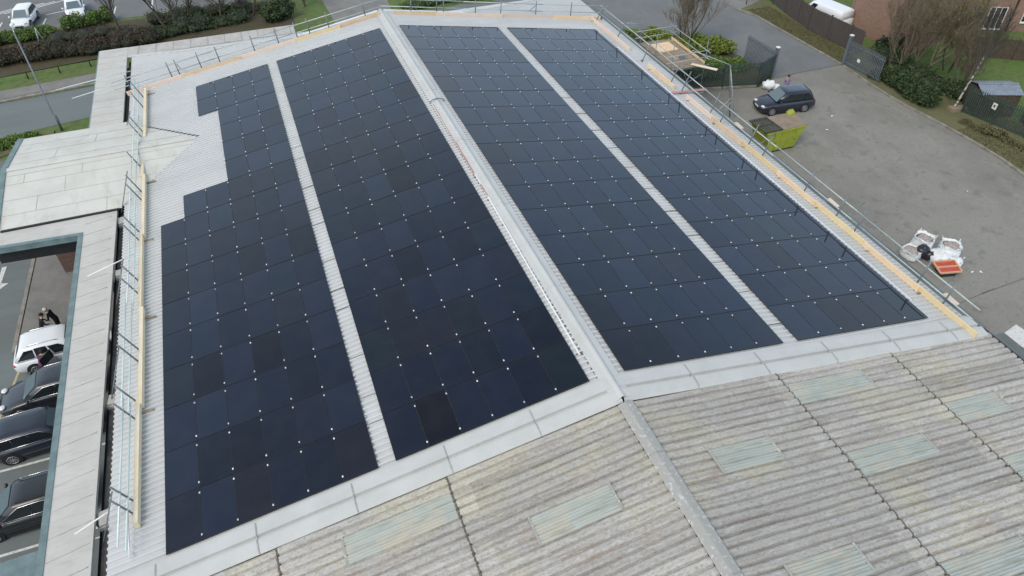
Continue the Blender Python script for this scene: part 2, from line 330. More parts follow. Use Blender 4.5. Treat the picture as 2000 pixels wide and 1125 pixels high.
# ------------------------------------------------------------------ old fibre cement roof
old=empty('neighbouring_shed',(0,-7,G)); tag(old,'old adjoining shed with grey weathered corrugated fibre cement roof and pale rooflights','shed building')
Y0=-1.2
def oldprof(y0,y1,pitch=.31,depth=.095,fine=False):
    pts=[];y=y0
    seq=((0,-depth*.9),(.06,-depth),(.14,-depth*.85),(.24,-.016),(.36,0),(.52,0),(.58,-.009),(.66,-.002),(.84,-.010),(.93,-.03)) if not fine else ((0,-.045),(.08,-.05),(.16,-.005),(.30,0),(.38,-.022),(.46,0),(.60,0),(.68,-.022),(.76,0),(.90,-.004))
    while y>y1:
        for a,h in seq:
            yy=y-a*pitch
            if yy>y1: pts.append((yy,h))
        y-=pitch
    return pts
prof=oldprof(Y0,-15)
laps=[0.25,6.0,11.45,17.0]
for s in (-1,1):
    for r in range(3):
        mb=MB(); vs=[]; n=len(prof); xa,xb=laps[r],laps[r+1]+.12
        steps=[xa+(xb-xa)*i/6 for i in range(7)]
        for (y,h) in prof:
            for i,x in enumerate(steps):
                # each course: top end tucked below the one above
                lift=.045*(i/6.0)
                vs.append(SX(s,x,y+.012*math.sin(x*1.7+y*3.1),h+lift+.004*math.sin(y*5+x*3)))
        m=len(steps); fs=[]
        for i in range(n-1):
            for j in range(m-1):
                a=(i*m+j,i*m+j+1,(i+1)*m+j+1,(i+1)*m+j)
                fs.append(a[::-1] if s>0 else a)
        mb.add(vs,fs,False).build('roof_course',M['oldroof'],old)
for s in (-1,1):
    for x in (6.14,11.6):
        mb=MB(); pts=[];y=Y0;
        for (yy,h) in prof: pts.append(SX(s,x+rnd.uniform(-.015,.015),yy,h*.75+.012))
        mb.tube(pts,[rnd.uniform(.032,.052) for _ in pts],5).build('moss_line',M['moss'],old)
lights=[(1,5.78,9.6,-1.85,-2.65),(1,11.45,14.25,-3.98,-4.78),(1,1.7,4.0,-3.7,-4.72),(1,6.25,9.55,-4.88,-5.8),(1,1.6,4.06,-7.85,-8.9),(1,6.2,9.5,-8.85,-9.9),(1,11.7,14.5,-6.6,-7.6),
        (-1,6.2,9.65,-1.72,-2.72),(-1,1.72,4.3,-3.77,-4.73),(-1,6.3,9.6,-5.0,-5.9)]
for (s,xa,xb,ya,yb) in lights:
    mb=MB(); k=round((Y0-ya)/.31); y0=Y0-k*.31; pf=oldprof(y0,y0-round((ya-yb)/.31)*.31-.02,.31,.085,True)
    vs=[];
    base=laps[[i for i in range(3) if laps[i]-.3<=xa][-1]]; nxt=laps[laps.index(base)+1]
    for (y,h) in pf:
        for x in (xa,xb):
            lift=.045*max(0,(x-base)/(nxt+.12-base)); vs.append(SX(s,x,y,h+lift+.022))
    fs=[(2*i,2*i+2,2*i+3,2*i+1)[::(1 if s>0 else -1)] for i in range(len(pf)-1)]
    mb.add(vs,fs).build('rooflight',M['rooflight'],old)
for (s,xa,xb,ya,yb) in lights:
    if xa>5: xs_=[xb]
    else: xs_=[xa,xb]
    for x in xs_:
        k=round((Y0-ya)/.31); y0=Y0-k*.31; y1=y0-round((ya-yb)/.31)*.31
        MB().bar(SX(s,x,y0,.050),SX(s,x,y1,.050),.07,.025).build('rooflight_batten',M['oldridge'],old)
def oldcap(y0,y1,e):
    prf=[(-.26,-.06),(-.22,-.02),(-.06,.03),(0,.05),(.06,.04),(.27,-.01),(.31,-.05)]; n=len(prf); vs=[]
    for yy in (y0,y1): vs+=[(a,yy,b+.03+e) for a,b in prf]
    MB().add(vs,[(i,n+i,n+i+1,i+1) for i in range(n-1)]).build('ridge_capping',M['oldridge'],old)
y=-1.3;k=0
while y>-15: oldcap(y,y-2.1,.0 if k%2 else .02); y-=2.08; k+=1
mb=MB(); mb.poly([(-16.3,-15),(16.3,-15),(16.3,-14.02),(-16.3,-14.02)],G,-3.3); mb.build('wall',M['brickd'],old)
MB().box(16.97,17.42,-15,-.95,-3.2,-3.0).build('gutter',M['dark'],old); MB().box(17.423,18.1,-15,-1.3,-3.3,-3.12).build('gutter_shelf',M['gutterg'],old); MB().box(-17.1,-16.70,-15,-.65,-3.35,-3.2).build('gutter',M['dark'],old)
# raised flashing between both roofs
mb=MB(); fl=[(.02,.032),(-.06,.05),(-.08,.075),(-.16,.075),(-.18,.115),(-.62,.115),(-.64,.02),(-.76,.02),(-.78,.13),(-.86,.13),(-1.17,.085),(-1.24,.0)]
for s in (-1,1):
    xs_=[.02]; 
    while xs_[-1]<16.9: xs_.append(min(xs_[-1]+1.55,16.95))
    vs=[]; n=len(fl)
    for i,x in enumerate(xs_): vs+=[SX(s,x,y-(.012*x if s>0 else 0),h+.012) for y,h in fl]
    fs=[]
    for i in range(len(xs_)-1):
        for j in range(n-1):
            a=(i*n+j,i*n+j+1,(i+1)*n+j+1,(i+1)*n+j); fs.append(a if s>0 else a[::-1])
    mb.add(vs,fs)
    mb.build('flashing',M['flash'],main); mb=MB()
    for x in [2.9,5.9,9.0,12.1,15.2]:
        dy=-(.012*x if s>0 else 0); vs=[]; q=[p_ for p_ in fl[3:]]
        for yy,hh in q: vs+=[SX(s,x-.02,yy+dy,hh+.026),SX(s,x+.02,yy+dy,hh+.026)]
        fs=[(2*j,2*j+1,2*j+3,2*j+2)[::s] for j in range(len(q)-1)]
        MB().add(vs,fs).build('flashing_joint',M['seam'],main)
# ------------------------------------------------------------------ solar panels
CW=1.154; RP=2.0163; dL=.649; gL=.5914; dR=.636; gR=.6956
proto=None
def frame_mesh(w,l):
    mb=MB(); t=.014; hh=.034
    mb.box(0,t,0,l,0,hh);mb.box(w-t,w,0,l,0,hh);mb.box(t,w-t,0,t,0,hh);mb.box(t,w-t,l-t,l,0,hh); return mb
PWD,PLN=CW-.008,RP-.020
def make_panel(s):
    r=empty('solar_panel',(0,0,0))
    frame_mesh(PWD,PLN).build('frame',M['pframe'],r,local=True)
    MB().box(.012,PWD-.012,.012,PLN-.012,.008,.030).build('glass',M['panel'],r,local=True)
    for yy in (.10,.90):
        q=MB(); x=PWD+.010; q.box(x-.024,x+.024,yy*PLN-.035,yy*PLN+.035,.033,.045); q.ell((x,yy*PLN,.05),(.027,.027,.016),8,5)
        q.build('clamp',M['bright'],r,local=True)
    return r
protos={-1:make_panel(-1),1:make_panel(1)}
ordn=['','first','second','third','fourth','fifth','sixth','seventh','eighth','ninth','tenth','eleventh','twelfth','thirteenth','fourteenth','fifteenth','sixteenth']
cells=[]
for blk,s,u0 in (('inner left',-1,dL),('outer left',-1,dL+6*CW+gL),('inner right',1,dR),('outer right',1,dR+6*CW+gR)):
    for j in range(6):
        for r in range(16):
            if blk=='outer left':
                a=5-j
                if a==0 and r>8: continue
                if a in(1,2) and r>9 and not (a==2 and r>=14): continue
            cells.append((blk,s,u0+j*CW,j,r))
CAM=Vector((-8.664,-14.3004,18.6393))
def size_key(c):
    p=S(c[1],c[2]+.57,c[4]*RP+1); d=CAM-p; nrm=Vector((c[1]*SN,0,CS)); return -(d.normalized().dot(nrm))/d.length_squared
cells.sort(key=size_key)
def panel_T(s,u,y,h=.075):
    # local x runs down the slope for s=+1; for the left side mirror by using u+CW as origin and x up-slope
    o=S(s,u,y,h)
    if s>0: X=Vector((CS,0,-SN))
    else: X=Vector((-CS,0,-SN))
    Y=Vector((0,1,0)); 
    if s<0:
        # keep right handed: flip y, start at the far edge
        Y=Vector((0,-1,0)); o=S(s,u,y+PLN,h)
    Z=X.cross(Y)
    m=Matrix((X,Y,Z)).transposed().to_4x4(); m.translation=o; return m
first={-1:True,1:True}
for blk,s,u,j,r in cells[:300]:
    o=protos[s] if first[s] else copy_tree(protos[s]); first[s]=False
    m=panel_T(s,u+.01,r*RP+.01+rnd.uniform(-.003,.003)); m.translation=m.translation+Vector((0,0,H)); o.matrix_world=m
    o.rotation_euler.rotate_axis('X',rnd.uniform(-.0012,.0012)); o.rotation_euler.rotate_axis('Y',rnd.uniform(-.0015,.0015))
    if j==5:
        for ch in list(o.children):
            if ch.name.startswith('clamp'): bpy.data.objects.remove(ch)
    row='nearest row' if r==0 else ordn[r+1]+' row'
    cl='column beside the ridge' if (j==0 and 'inner' in blk) else ordn[j+1]+' column from the ridge'
    tag(o,f'black solar panel in the {row}, {cl}, {blk} array','solar panel','black solar panels in four arrays on the roof')
mbs=MB(); mbf=MB(); mbc=MB()
for blk,s,u,j,r in cells[300:]:
    T=panel_T(s,u+.01,r*RP+.01)
    mbs.box(.012,PWD-.012,.012,PLN-.012,.008,.030,T)
    fm=frame_mesh(PWD,PLN); mbf.add([T@Vector(v) for v in fm.v],fm.f)
    if j<5:
        for yy in (.1,.9): mbc.box(PWD-.014,PWD+.034,yy*PLN-.035,yy*PLN+.035,.033,.050,T)
far_=mbs
n0=len(far_.f); far_.mi=1; far_.add(mbf.v,mbf.f); far_.mi=2; far_.add(mbc.v,mbc.f)
o=far_.build('solar_panels',[M['panel'],M['pframe'],M['bright']]); tag(o,'far rows of black solar panels at the distant end of the roof','solar panels',kind='stuff')
# mounting rails under the panel edges, seen along the block sides
for s,u0 in ((-1,dL),(-1,dL+6*CW+gL),(1,dR),(1,dR+6*CW+gR)):
    for r in range(12):
        for q in (.1,.9):
            y=r*RP+q*PLN
            ue=6*CW+.05
            if u0>8 and s<0: ue=(6 if r<9 else 5 if r<10 else 3)*CW+.05
            MB().bar(S(s,u0-.05,y,.055),S(s,u0+ue,y,.055),.04,.035).build('mounting_rail',M['bright'],main)
# cable tray beside the ridge (left) and trunking at the outer right array
t=empty('cable_tray',(-.5,11,-.1)); tag(t,'long slim cable tray with pinkish cover beside the ridge cap','cable tray')
mb=MB(); mb.bar(SX(-1,.47,1.2,.08),SX(-1,.30,13.5,.08),.055,.05); mb.build('tube',M['white'],t)
mb=MB(); mb.bar(SX(-1,.32,11.5,.09),SX(-1,.25,20.8,.09),.06,.03); mb.build('cover',M['redpaint'],t)
for k in range(11): y=1.3+k*2.0; x=.45-.17*(y/13); MB().bar(SX(-1,x-.12,y,.06),SX(-1,x+.13,y,.06),.03,.05).build('bracket',M['galvd'],t)
t=empty('cable_trunking',(15.1,15,-2.5)); tag(t,'shiny silver cable trunking along the outer edge of the right array','cable trunking')
xr=(dR+12*CW+gR)*CS
mb=MB(); mb.bar(SX(1,xr+.16,1.1,.09),SX(1,xr+.16,29.0,.09),.06,.06); mb.build('trunking',M['bright'],t)
mb=MB(); mb.bar(SX(1,xr+.27,1.1,.06),SX(1,xr+.27,24.0,.06),.03,.04); mb.build('conduit',M['galv'],t)
for k in range(24): y=1.2+k*1.2; MB().bar(SX(1,xr+.05,y,.055),SX(1,xr+.33,y,.055),.03,.02).build('bracket',M['galvd'],t)
# ------------------------------------------------------------------ porch
po=empty('entrance_porch',(-19.7,25.85,G)); tag(po,'low gabled entrance porch with off white roof jutting from the left side of the warehouse','porch')
py=25.86; hw=4.75; zr=-2.10
def pz(dy): return zr-abs(dy)*.142
for sg in (-1,1):
    mb=MB()
    # slope from ridge to eave; inner end follows the valley to the apex
    a=(-22.5,py,zr);b=(-12.7,py,zr);c=(-16.9,py+sg*hw,pz(hw));d=(-22.5,py+sg*hw,pz(hw))
    mb.add([a,b,c,d],[(0,1,2,3) if sg<0 else (3,2,1,0)])
    mb.build('roof_slope',M['porch'],po)
for dy in (-3.7,-2.55,-1.3,-.55,.75,2.2,3.5):
    f=abs(dy)/hw; xe=-12.7-4.2*f-.1
    MB().bar((-22.4,py+dy,pz(dy)+.004),(xe,py+dy+.03,pz(dy)+.004),.022,.008).build('membrane_seam',M['seam'],po)
for x,ya,yb in ((-20.9,-3.7,-2.55),(-19.6,-2.55,-1.3),(-21.6,-1.3,-.55),(-18.8,-1.3,-.55),(-20.3,.75,2.2),(-18.4,2.2,3.5),(-17.6,-4.7,-3.7)):
    MB().bar((x,py+ya,pz(ya)+.004),(x+.03,py+yb,pz(yb)+.004),.016,.008).build('membrane_seam',M['seam'],po)
mb=MB(); mb.bar((-22.5,py,zr+.012),(-12.9,py,zr+.012),.32,.03); mb.build('ridge_strip',M['porch'],po)
MB().bar((-12.75,py+.08,-2.075),(-15.9,py+hw*.74,-2.60),.09,.03).build('valley_gutter',M['dark'],po)
for sg in (-1,1): MB().bar((-22.62,py+sg*.002,zr-.0),(-22.62,py+sg*hw,pz(hw)),.28,.10).build('fascia',M['teal'],po)
mb=MB(); mb.bar((-22.4,py-hw-.05,pz(hw)-.02),(-17.0,py-hw-.05,pz(hw)-.02),.12,.1); mb.build('gutter',M['dark'],po)
mb=MB(); mb.poly([(-21.9,24.6),(-16.4,24.6),(-16.4,29.9),(-21.9,29.9)],G,-3.1); mb.build('wall',M['brickd'],po)
MB().bar((-21.97,24.9,G+1.5),(-21.97,26.5,G+1.5),.12,.5).build('notice_board',M['ply'],po)
# ------------------------------------------------------------------ walkway canopy (wraps the left and far side)
ca=empty('walkway_canopy',(-18,17,G)); tag(ca,'flat walkway canopy with pale felt roof and teal edge, left of the warehouse','canopy')
def slab(name,pts,m,zt=-2.82,th=.16): return MB().poly(pts,zt-th,zt).build(name,m,ca)
slab('roof_deck',[(-18.62,-14),(-17.32,-14),(-17.12,21.0),(-18.62,21.0)],M['canopy'])
slab('roof_deck',[(-22.7,19.9),(-18.62,19.62),(-18.62,21.0),(-22.7,21.02)],M['canopy'],-2.825)
slab('roof_deck',[(-18.95,30.68),(-17.1,30.68),(-17.1,42.4),(-18.95,42.4)],M['canopy'],-2.82)
slab('coping',[(-17.1,40.75),(-5.4,40.75),(-5.4,42.3),(-17.1,42.4)],M['coping'],-2.83)
y=-2.5
while y<20.6:
    q=MB(); n_=6; pts=[(-18.58+(1.26+.0*y)*i/n_,y+.28*i/n_+rnd.uniform(-.012,.012),-2.817) for i in range(n_+1)]
    q.tube(pts,[rnd.uniform(.004,.016) for _ in pts],4); q.build('felt_lap',M['seam'],ca)
    y+=rnd.choice((.86,.98,1.05))
y=31.2
while y<42.3: MB().bar((-18.9,y,-2.817),(-17.15,y+.05,-2.817),.014,.008).build('felt_lap',M['seam'],ca); y+=.98
x=-16.4
while x<-5.5: MB().bar((x,40.8,-2.824),(x+.05,42.3,-2.824),.06,.014).build('coping_joint',M['seam'],ca); x+=1.18
MB().box(-18.84,-18.62,-14,19.38,-3.02,-2.79).build('fascia',M['teal'],ca); MB().hexa([(-22.7,19.68,-3.12),(-18.62,19.40,-3.12),(-18.62,19.62,-3.12),(-22.7,19.9,-3.12)],[(-22.7,19.68,-2.80),(-18.62,19.40,-2.80),(-18.62,19.62,-2.80),(-22.7,19.9,-2.80)]).build('fascia',M['teal'],ca)
MB().box(-19.03,-18.953,30.68,42.4,-3.0,-2.84).build('fascia',M['teal'],ca)
MB().box(-18.75,-18.6,-14,19.5,-3.6,-3.03).build('beam',M['dark'],ca); MB().hexa([(-22.7,20.0,-3.9),(-18.7,19.7,-3.9),(-18.7,20.2,-3.9),(-22.7,20.3,-3.9)],[(-22.7,20.0,-3.14),(-18.7,19.7,-3.14),(-18.7,20.2,-3.14),(-22.7,20.3,-3.14)]).build('beam',M['dark'],ca)
MB().box(-22.5,-17.2,20.35,20.9,-3.6,-3.14).build('beam',M['dark'],ca)
for y in (-1.5,5,10,15,19.6): MB().box(-18.6,-18.4,y,y+.2,G,-3.62).build('post',M['dark'],ca)
MB().box(-17.32,-16.95,-14,40.6,-3.75,-3.55).build('gap_shade_strip',M['dark'],ca)  # near-black strip standing in for the shadow between canopy and box gutter
MB().poly([(-24,.3),(-18.85,1.0),(-18.85,2.0),(-24,1.75)],-3.1,-2.95).build('side_roof',M['teal'],ca)
# debris blocks along the box gutter
for (x,y,a,w,h,lb) in ((-16.95,15.9,.1,.34,.28,'pale concrete block in the left box gutter beside the near porch corner'),(-16.93,7.9,-.1,.36,.3,'grey block with a strut on it halfway down the left box gutter'),(-16.95,2.55,.15,.5,.34,'pinkish block at the near end of the left box gutter'),(-16.95,20.25,.2,.42,.34,'stack of old rubble at the porch end of the left box gutter')):
    q=MB(); c=Matrix.Translation((x,y,-3.2))@Matrix.Rotation(a,4,'Z'); q.box(-w/2,w/2,-h,h,.0,.16,c); q.box(-w/2+.04,w/2-.03,-h+.05,h-.07,.16,.26,c)
    tag(q.build('concrete_block',M['coping']),lb,'block','concrete blocks lying in the left box gutter')
# ------------------------------------------------------------------ edge protection
def coupler(mb,p,r=.045): p=Vector(p); mb.box(p.x-r,p.x+r,p.y-r,p.y+r,p.z-r,p.z+r)
def protection(label,posts,rails,m_post,m_rail,braces=()):
    """posts: list of (foot,top); rails: list of polylines"""
    c=posts[len(posts)//2][0]; e=empty('edge_guardrail',tuple(c)); tag(e,label,'guardrail')
    for a,b in posts:
        q=MB(); q.tube([a,b],.034,7); a=Vector(a); coupler(q,a+Vector((0,0,.05)),.06); q.build('post',m_post,e)
    for pl in rails:
        q=MB(); q.tube(pl,.032,7); q.build('rail',m_rail,e)
    for a,b in braces:
        q=MB(); q.tube([a,b],.024,7); q.build('brace',m_post,e)
    return e
# right side
posts=[];br=[]
for y in (0.45,1.9,5.9,7.2,9.6,13.2,14.5,17.3,18.4,21.6,22.9,26.6,30.4,33.8):
    f=SX(1,16.14-.0125*y,y,.04); posts.append((f,SX(1,16.15,y,.04)+Vector((.27,0,1.42))))
rails=[]
for dx,hh in ((.12,.50),(.22,1.0)):
    segs=[(-.9,6.4),(6.0,13.0),(12.7,20.0),(19.6,27.0),(26.6,34.6)]
    for k,(a,b) in enumerate(segs):
        rails.append([SX(1,16.15,a,.04)+Vector((dx+.05+.03*(k%2),0,hh)),SX(1,16.15,b,.04)+Vector((dx+.05+.03*(k%2),0,hh+.01))])
for y in (1.0,6.8,14.0,21.9): f=SX(1,16.15,y,.04); br.append((f+Vector((.1,0,.45)),f+Vector((1.5,.35,.75))))
protection('steel tube guardrail along the right eaves above the yard',posts,rails,M['galvd'],M['galv'],br)
# left side
posts=[];br=[]
for y in (1.9,2.4,6.0,6.9,9.1,9.8,13.3,14.2,17.3,18.0,21.0,21.8,24.2,27.6,28.4,31.6,33.0):
    f=SX(-1,15.8,y,.04); posts.append((f,f+Vector((-.45,0,1.22))))
rails=[]
for dx,hh in ((-.17,.47),(-.30,.80)):
    for k,(a,b) in enumerate([(.4,6.6),(6.2,12.4),(12.0,18.4),(18.0,24.4),(24.0,29.8),(29.4,34.2)]):
        rails.append([SX(-1,15.8,a,.04)+Vector((dx-.05*(k%2),0,hh)),SX(-1,15.8,b,.04)+Vector((dx-.05*(k%2),0,hh))])
for y0,y1 in ((2.3,1.6),(9.1,7.9),(14.8,13.6),(22.4,21.0),(29.2,30.2)):
    f=SX(-1,15.8,y0,.04)+Vector((-.42,0,1.1)); br.append((f,Vector((-16.95,y1,-2.95))))
protection('pale green tube guardrail along the left eaves beside the cream boards',posts,rails,M['galvd'],M['galvg'],br)
# loose poles reaching over the canopy
for a,b,m,lb in (((-15.9,2.35,-2.1),(-17.6,1.75,-2.35),'white','white pole sticking out over the canopy at the near left corner'),((-15.9,15.6,-1.9),(-18.0,15.2,-2.3),'white','thin white pole across the canopy near the porch'),((-16.0,.35,-2.5),(-16.05,2.1,-2.35),'bright','short silver pole lying at the near end of the left guardrail'),((-16.2,34.2,-1.2),(-20.6,34.0,-1.6),'galvg','upper green tube projecting past the far left corner over the canopy'),((-16.2,34.1,-1.7),(-19.9,33.8,-2.2),'galvg','lower green tube projecting past the far left corner over the canopy')):
    q=MB(); q.tube([a,b],.026,7); tag(q.build('scaffold_pole',M[m]),lb,'pole')
# north gable side
def NR(x,h,y=34.55):
    return Vector((x,y,-abs(x)*TS+h))
posts=[];br=[]
for x in (-16.6,-14.0,-13.5,-12.1,-10.9,-8.6,-7.0,-5.75,-4.9,-3.6,-1.1,2.0,3.8,4.3,6.6,8.5,11.2,14.0,16.6): posts.append((NR(x,.05),NR(x,1.2)+Vector((-.12 if x<0 else .1,.05,0))))
rails=[]
for hh in (.5,1.0):
    for k,(a,b) in enumerate([(-17.6,-11.2),(-11.6,-5.6),(-6.0,0.05),(0.0,6.2),(5.8,11.8),(11.4,17.2)]):
        rails.append([NR(a,hh,34.6+.05*(k%2)),NR(b,hh,34.6+.05*(k%2))])
for x in (-13.5,-5.75,4.3,11.2): br.append((NR(x,.9),NR(x,-.1,36.1)))
protection('tube guardrail over the far gable end behind the boards',posts,rails,M['galvd'],M['galv'],br)
# scaffold tower with loading platform beyond the right eaves
tw=empty('loading_scaffold',(20.5,29.9,G)); tag(tw,'scaffold tower with orange boarded loading platform beyond the right eaves','scaffold')
X0,X1,Ya,Yb=19.4,22.2,28.4,33.2; ZP=-4.6
for x in (X0,X1):
    for y in (Ya,(Ya+Yb)/2,Yb): MB().tube([(x,y,G),(x,y,ZP+1.9)],.027,7).build('standard',M['galvd'],tw)
for z in (ZP+.55,ZP+1.05,ZP-.1,G+1.6):
    for x in (X0,X1): MB().tube([(x,Ya-.5,z),(x,Yb+.5,z)],.025,7).build('ledger',M['galv'],tw)
    for y in (Ya,Yb): MB().tube([(X0-.5,y,z),(X1+.4,y,z)],.025,7).build('transom',M['galv'],tw)
MB().tube([(X1,Ya,G+.3),(X1,Yb,ZP)],.025,7).build('diagonal_brace',M['galv'],tw)
MB().tube([(X0,Yb,ZP+1.6),(17.1,31.4,-1.9)],.025,7).build('tie_tube',M['galv'],tw)
q=MB(); x=X0+.1
while x<X1-.2: q.box(x,x+.22,Ya-.1,Yb+.15+rnd.uniform(-.1,.1),ZP,ZP+.04); x+=.232
q.build('platform',M['timber_w'],tw)
MB().box(X1-.06,X1-.02,Ya,Yb,ZP+.04,ZP+.24).build('toe_board',M['timber_o'],tw)
o=MB().box(20.0,21.6,31.2,32.7,ZP+.05,ZP+.12).build('plywood_sheet',M['timber_o']); tag(o,'orange plywood sheet lying on the scaffold loading platform','board')
o=MB().bar((21.2,28.6,ZP+.1),(22.3,26.9,ZP+.2),.3,.04).build('scaffold_board',M['timber_c']); tag(o,'pale board sticking out from the end of the loading platform','board')
o=MB().box(20.9,21.2,29.6,29.9,ZP+.05,ZP+.35).build('bucket',M['shed']); tag(o,'small blue bucket on the loading platform','bucket')
# free standing pole frame by the gate
fr=empty('pole_frame',(24.4,27.1,G)); tag(fr,'slim steel tube frame with angled arm standing in the yard beside the shrubs','scaffold')
MB().tube([(24.2,26.8,G),(23.9,27.6,-4.6)],.04,7).build('upright',M['galvd'],fr)
MB().tube([(24.55,26.7,G),(23.9,27.6,-4.6)],.03,7).build('upright',M['galv'],fr)
MB().tube([(23.9,27.6,-4.6),(21.3,28.9,-3.6)],.03,7).build('arm',M['galv'],fr)
MB().tube([(24.1,27.0,-7.0),(21.6,26.0,-7.9)],.03,7).build('brace',M['galv'],fr)
# boards ---------------------------------------------------------------
def board(a,b,w,h,m,lb,grp):
    q=MB(); q.bar(a,b,w,h); o=q.build('toe_board',M[m]); tag(o,lb,'board',grp); return o
places=['nearest, overlapping the grey old roof','second','third','fourth','fifth','sixth','seventh','eighth','farthest']
# right boards, staggered
segs=[(-1.45,1.9,'timber'),(1.6,5.0,'timber_o'),(4.9,8.7,'timber'),(8.5,11.6,'timber_o'),(11.4,15.0,'timber'),(14.8,17.9,'timber_o'),(17.7,20.9,'timber_p'),(22.2,25.6,'timber_o'),(28.3,34.4,'timber_p')]
for k,(a,b,m) in enumerate(segs):
    h=.13+.01*(k%2); x=16.08-.085*(k%2)
    board(SX(1,x-.0125*a,a,h+.05),SX(1,x-.0125*b,b,h+.05),.075,.28,m,{'timber':'yellow','timber_o':'orange','timber_p':'pinkish'}[m]+f' timber toe board on the right eaves, {places[k]}'+(' from the near end' if 0<k<8 else ''),'timber toe boards along the right eaves')
    # packing block under the board end
    x-=.0125*b; q=MB(); q.bar(SX(1,x-.16,b-.4,.06),SX(1,x+.1,b-.4,.06),.09,.07); tag(q.build('timber_block',M['timber_w']),f'short timber block wedged under a right eaves board, {places[k].split(",")[0]} in the line','block','timber blocks under the right eaves boards')
board(SX(1,15.15,21.45,.16),SX(1,17.7,21.6,.3),.2,.04,'redpaint','red plank laid across the right eaves towards the rails','right eaves extras')
for y,lb in ((.3,'near'),(8.0,'middle'),(16.4,'far')):
    board(SX(1,16.9,y,.25),SX(1,16.95,y+.75,.25),.2,.05,'timber_p',f'short pinkish board end resting in the right gutter, {lb} one of three','boards in the right gutter')
# left boards
for k,(a,b) in enumerate([(1.45,6.9),(6.6,12.2),(12.0,17.9),(17.6,23.2),(23.0,26.6),(27.4,33.9)]):
    x=15.75-.08*(k%2); board(SX(-1,x,a,.19),SX(-1,x,b,.19),.14,.32,'timber_c',f'cream timber toe board on the left eaves, {["nearest","second from near","third from near","fourth from near","fifth, crossing the porch roof","farthest, meeting the corner"][k]}','timber toe boards along the left eaves')
    q=MB(); q.bar(SX(-1,x-.5,b-.6,.07),SX(-1,x+.12,b-.5,.07),.09,.06); tag(q.build('timber_block',M['timber_w']),f'dark timber block under the {["nearest","second","third","fourth","fifth","farthest"][k]} left eaves board','block','timber blocks under the left eaves boards')
# far boards: flat along the gable
sg=[(-16.9,-13.2,'timber_p'),(-13.4,-9.6,'timber_o'),(-9.8,-5.7,'timber_p'),(-5.9,-2.9,'timber'),(-3.1,-.15,'timber_o')]
for k,(a,b,m) in enumerate(sg):
    board(NR(a,.13+.008*(k%2),34.32-.065*(k%2)),NR(b,.13+.008*(k%2),34.32-.065*(k%2)),.05,.3,m,f'{ {"timber":"yellow","timber_o":"orange","timber_p":"pink"}[m]} tinted board on the far gable left of the ridge, {["outermost","second from the corner","middle","next to last","touching the ridge"][k]}','boards along the far gable')
for k,(a,b,m) in enumerate([(.75,3.9,'timber_o'),(3.7,8.6,'timber_p'),(8.4,12.8,'timber_p'),(12.6,16.4,'timber_o')]):
    board(NR(a,.15+.008*(k%2),34.42-.065*(k%2)),NR(b,.15+.008*(k%2),34.42-.065*(k%2)),.05,.3,m,f'{ {"timber_o":"orange","timber_p":"pink"}[m]} tinted board on the far gable right of the ridge, {["next to the ridge","second from the ridge","third from the ridge","at the corner"][k]}','boards along the far gable')
# ------------------------------------------------------------------ ground
def sheet(name,pts,m,z,kind='structure',label=None,cat=None,th=0.0):
    q=MB()
    n=len(pts); a=sum(pts[i][0]*pts[(i+1)%n][1]-pts[(i+1)%n][0]*pts[i][1] for i in range(n))
    if a<0: pts=pts[::-1]
    if th: q.poly(pts,G-.05,G+th)
    else: q.add([(x,y,G+z) for x,y in pts],[tuple(range(n))])
    o=q.build(name,m); tag(o,label,cat,kind=kind); return o
sheet('ground',[(-500,-300),(500,-300),(500,700),(-500,700)],M['grass'],-.012)
sheet('yard',[(14,-40),(38.0,-40),(38.1,12.6),(38.4,15),(38.4,17.2),(38.2,20.5),(37.8,23.7),(37.8,27.2),(38.2,31.2),(31.2,31.2),(29.2,30.2),(23.5,31.7),(14,33.5)],M['asphalt'],0.0)
sheet('access_road',[(31.2,31.2),(38.2,31.2),(37.9,36),(37.6,43),(36.9,45),(37.2,47.2),(60,66),(90,84),(90,120),(8,120),(12,62),(19,50),(23.5,46),(26.5,43.8),(29.6,40.0),(31.3,35.6)],M['road'],.004)
sheet('side_road',[(37.0,44.9),(37.0,47.4),(60,66.5),(62,62),(44,48)],M['paving'],.008)
sheet('street',[(-120,36),(-28,43.3),(-21,44.6),(-14,46),(0,48.4),(-2,53),(-14,51.2),(-21.8,50.1),(-28.6,49.4),(-120,44)],M['oldtar'],.004)
sheet('street_link',[(-2,48),(12,49.5),(26,44.3),(26,52),(12,56.5),(-2,53)],M['oldtar'],.002)
sheet('pavement',[(-120,44.6),(-28.6,50.0),(-21.8,50.8),(-8,52.9),(-8,54.6),(-21.8,52.4),(-29,51.6),(-120,47)],M['paving'],.0,th=.1)
sheet('path',[(-.7,54),(4.8,54),(6.5,75),(-1.2,75)],M['paving'],.006)
sheet('car_park',[(-120,64.4),(-30.8,64.7),(-14,64.9),(-6,65.5),(-4,120),(-120,120)],M['road'],.004)
sheet('car_park_near',[(-120,-60),(-16,-60),(-16,41),(-24,41.2),(-27,39.8),(-120,33)],M['oldtar'],.0)
sheet('pavement_near',[(-23.75,18.6),(-16,18.6),(-16,42.6),(-24,42.2),(-23.6,30)],M['paving'],.0,th=.1)
sheet('verge',[(-120,33.5),(-27.5,40.2),(-24.1,41.9),(-24.1,43.1),(-28,42.9),(-120,35.6)],M['grassdry'],.0,th=.08)
sheet('verge_right',[(38.2,31.3),(37.75,43.0),(37.2,45.0),(41.0,46.4),(40.2,38),(40.6,31.4)],M['grassdry'],.0,th=.09)
sheet('verge_yard',[(38.3,-30),(38.35,12.6),(38.65,15),(38.65,17.2),(38.45,20.5),(38.05,23.7),(38.05,27.2),(38.4,30.9),(44,32),(44,-30)],M['grassdry'],.0,th=.09)
sheet('garden_ground',[(44,-30),(44,32),(48,40),(90,60),(110,-30)],M['grass'],.01)
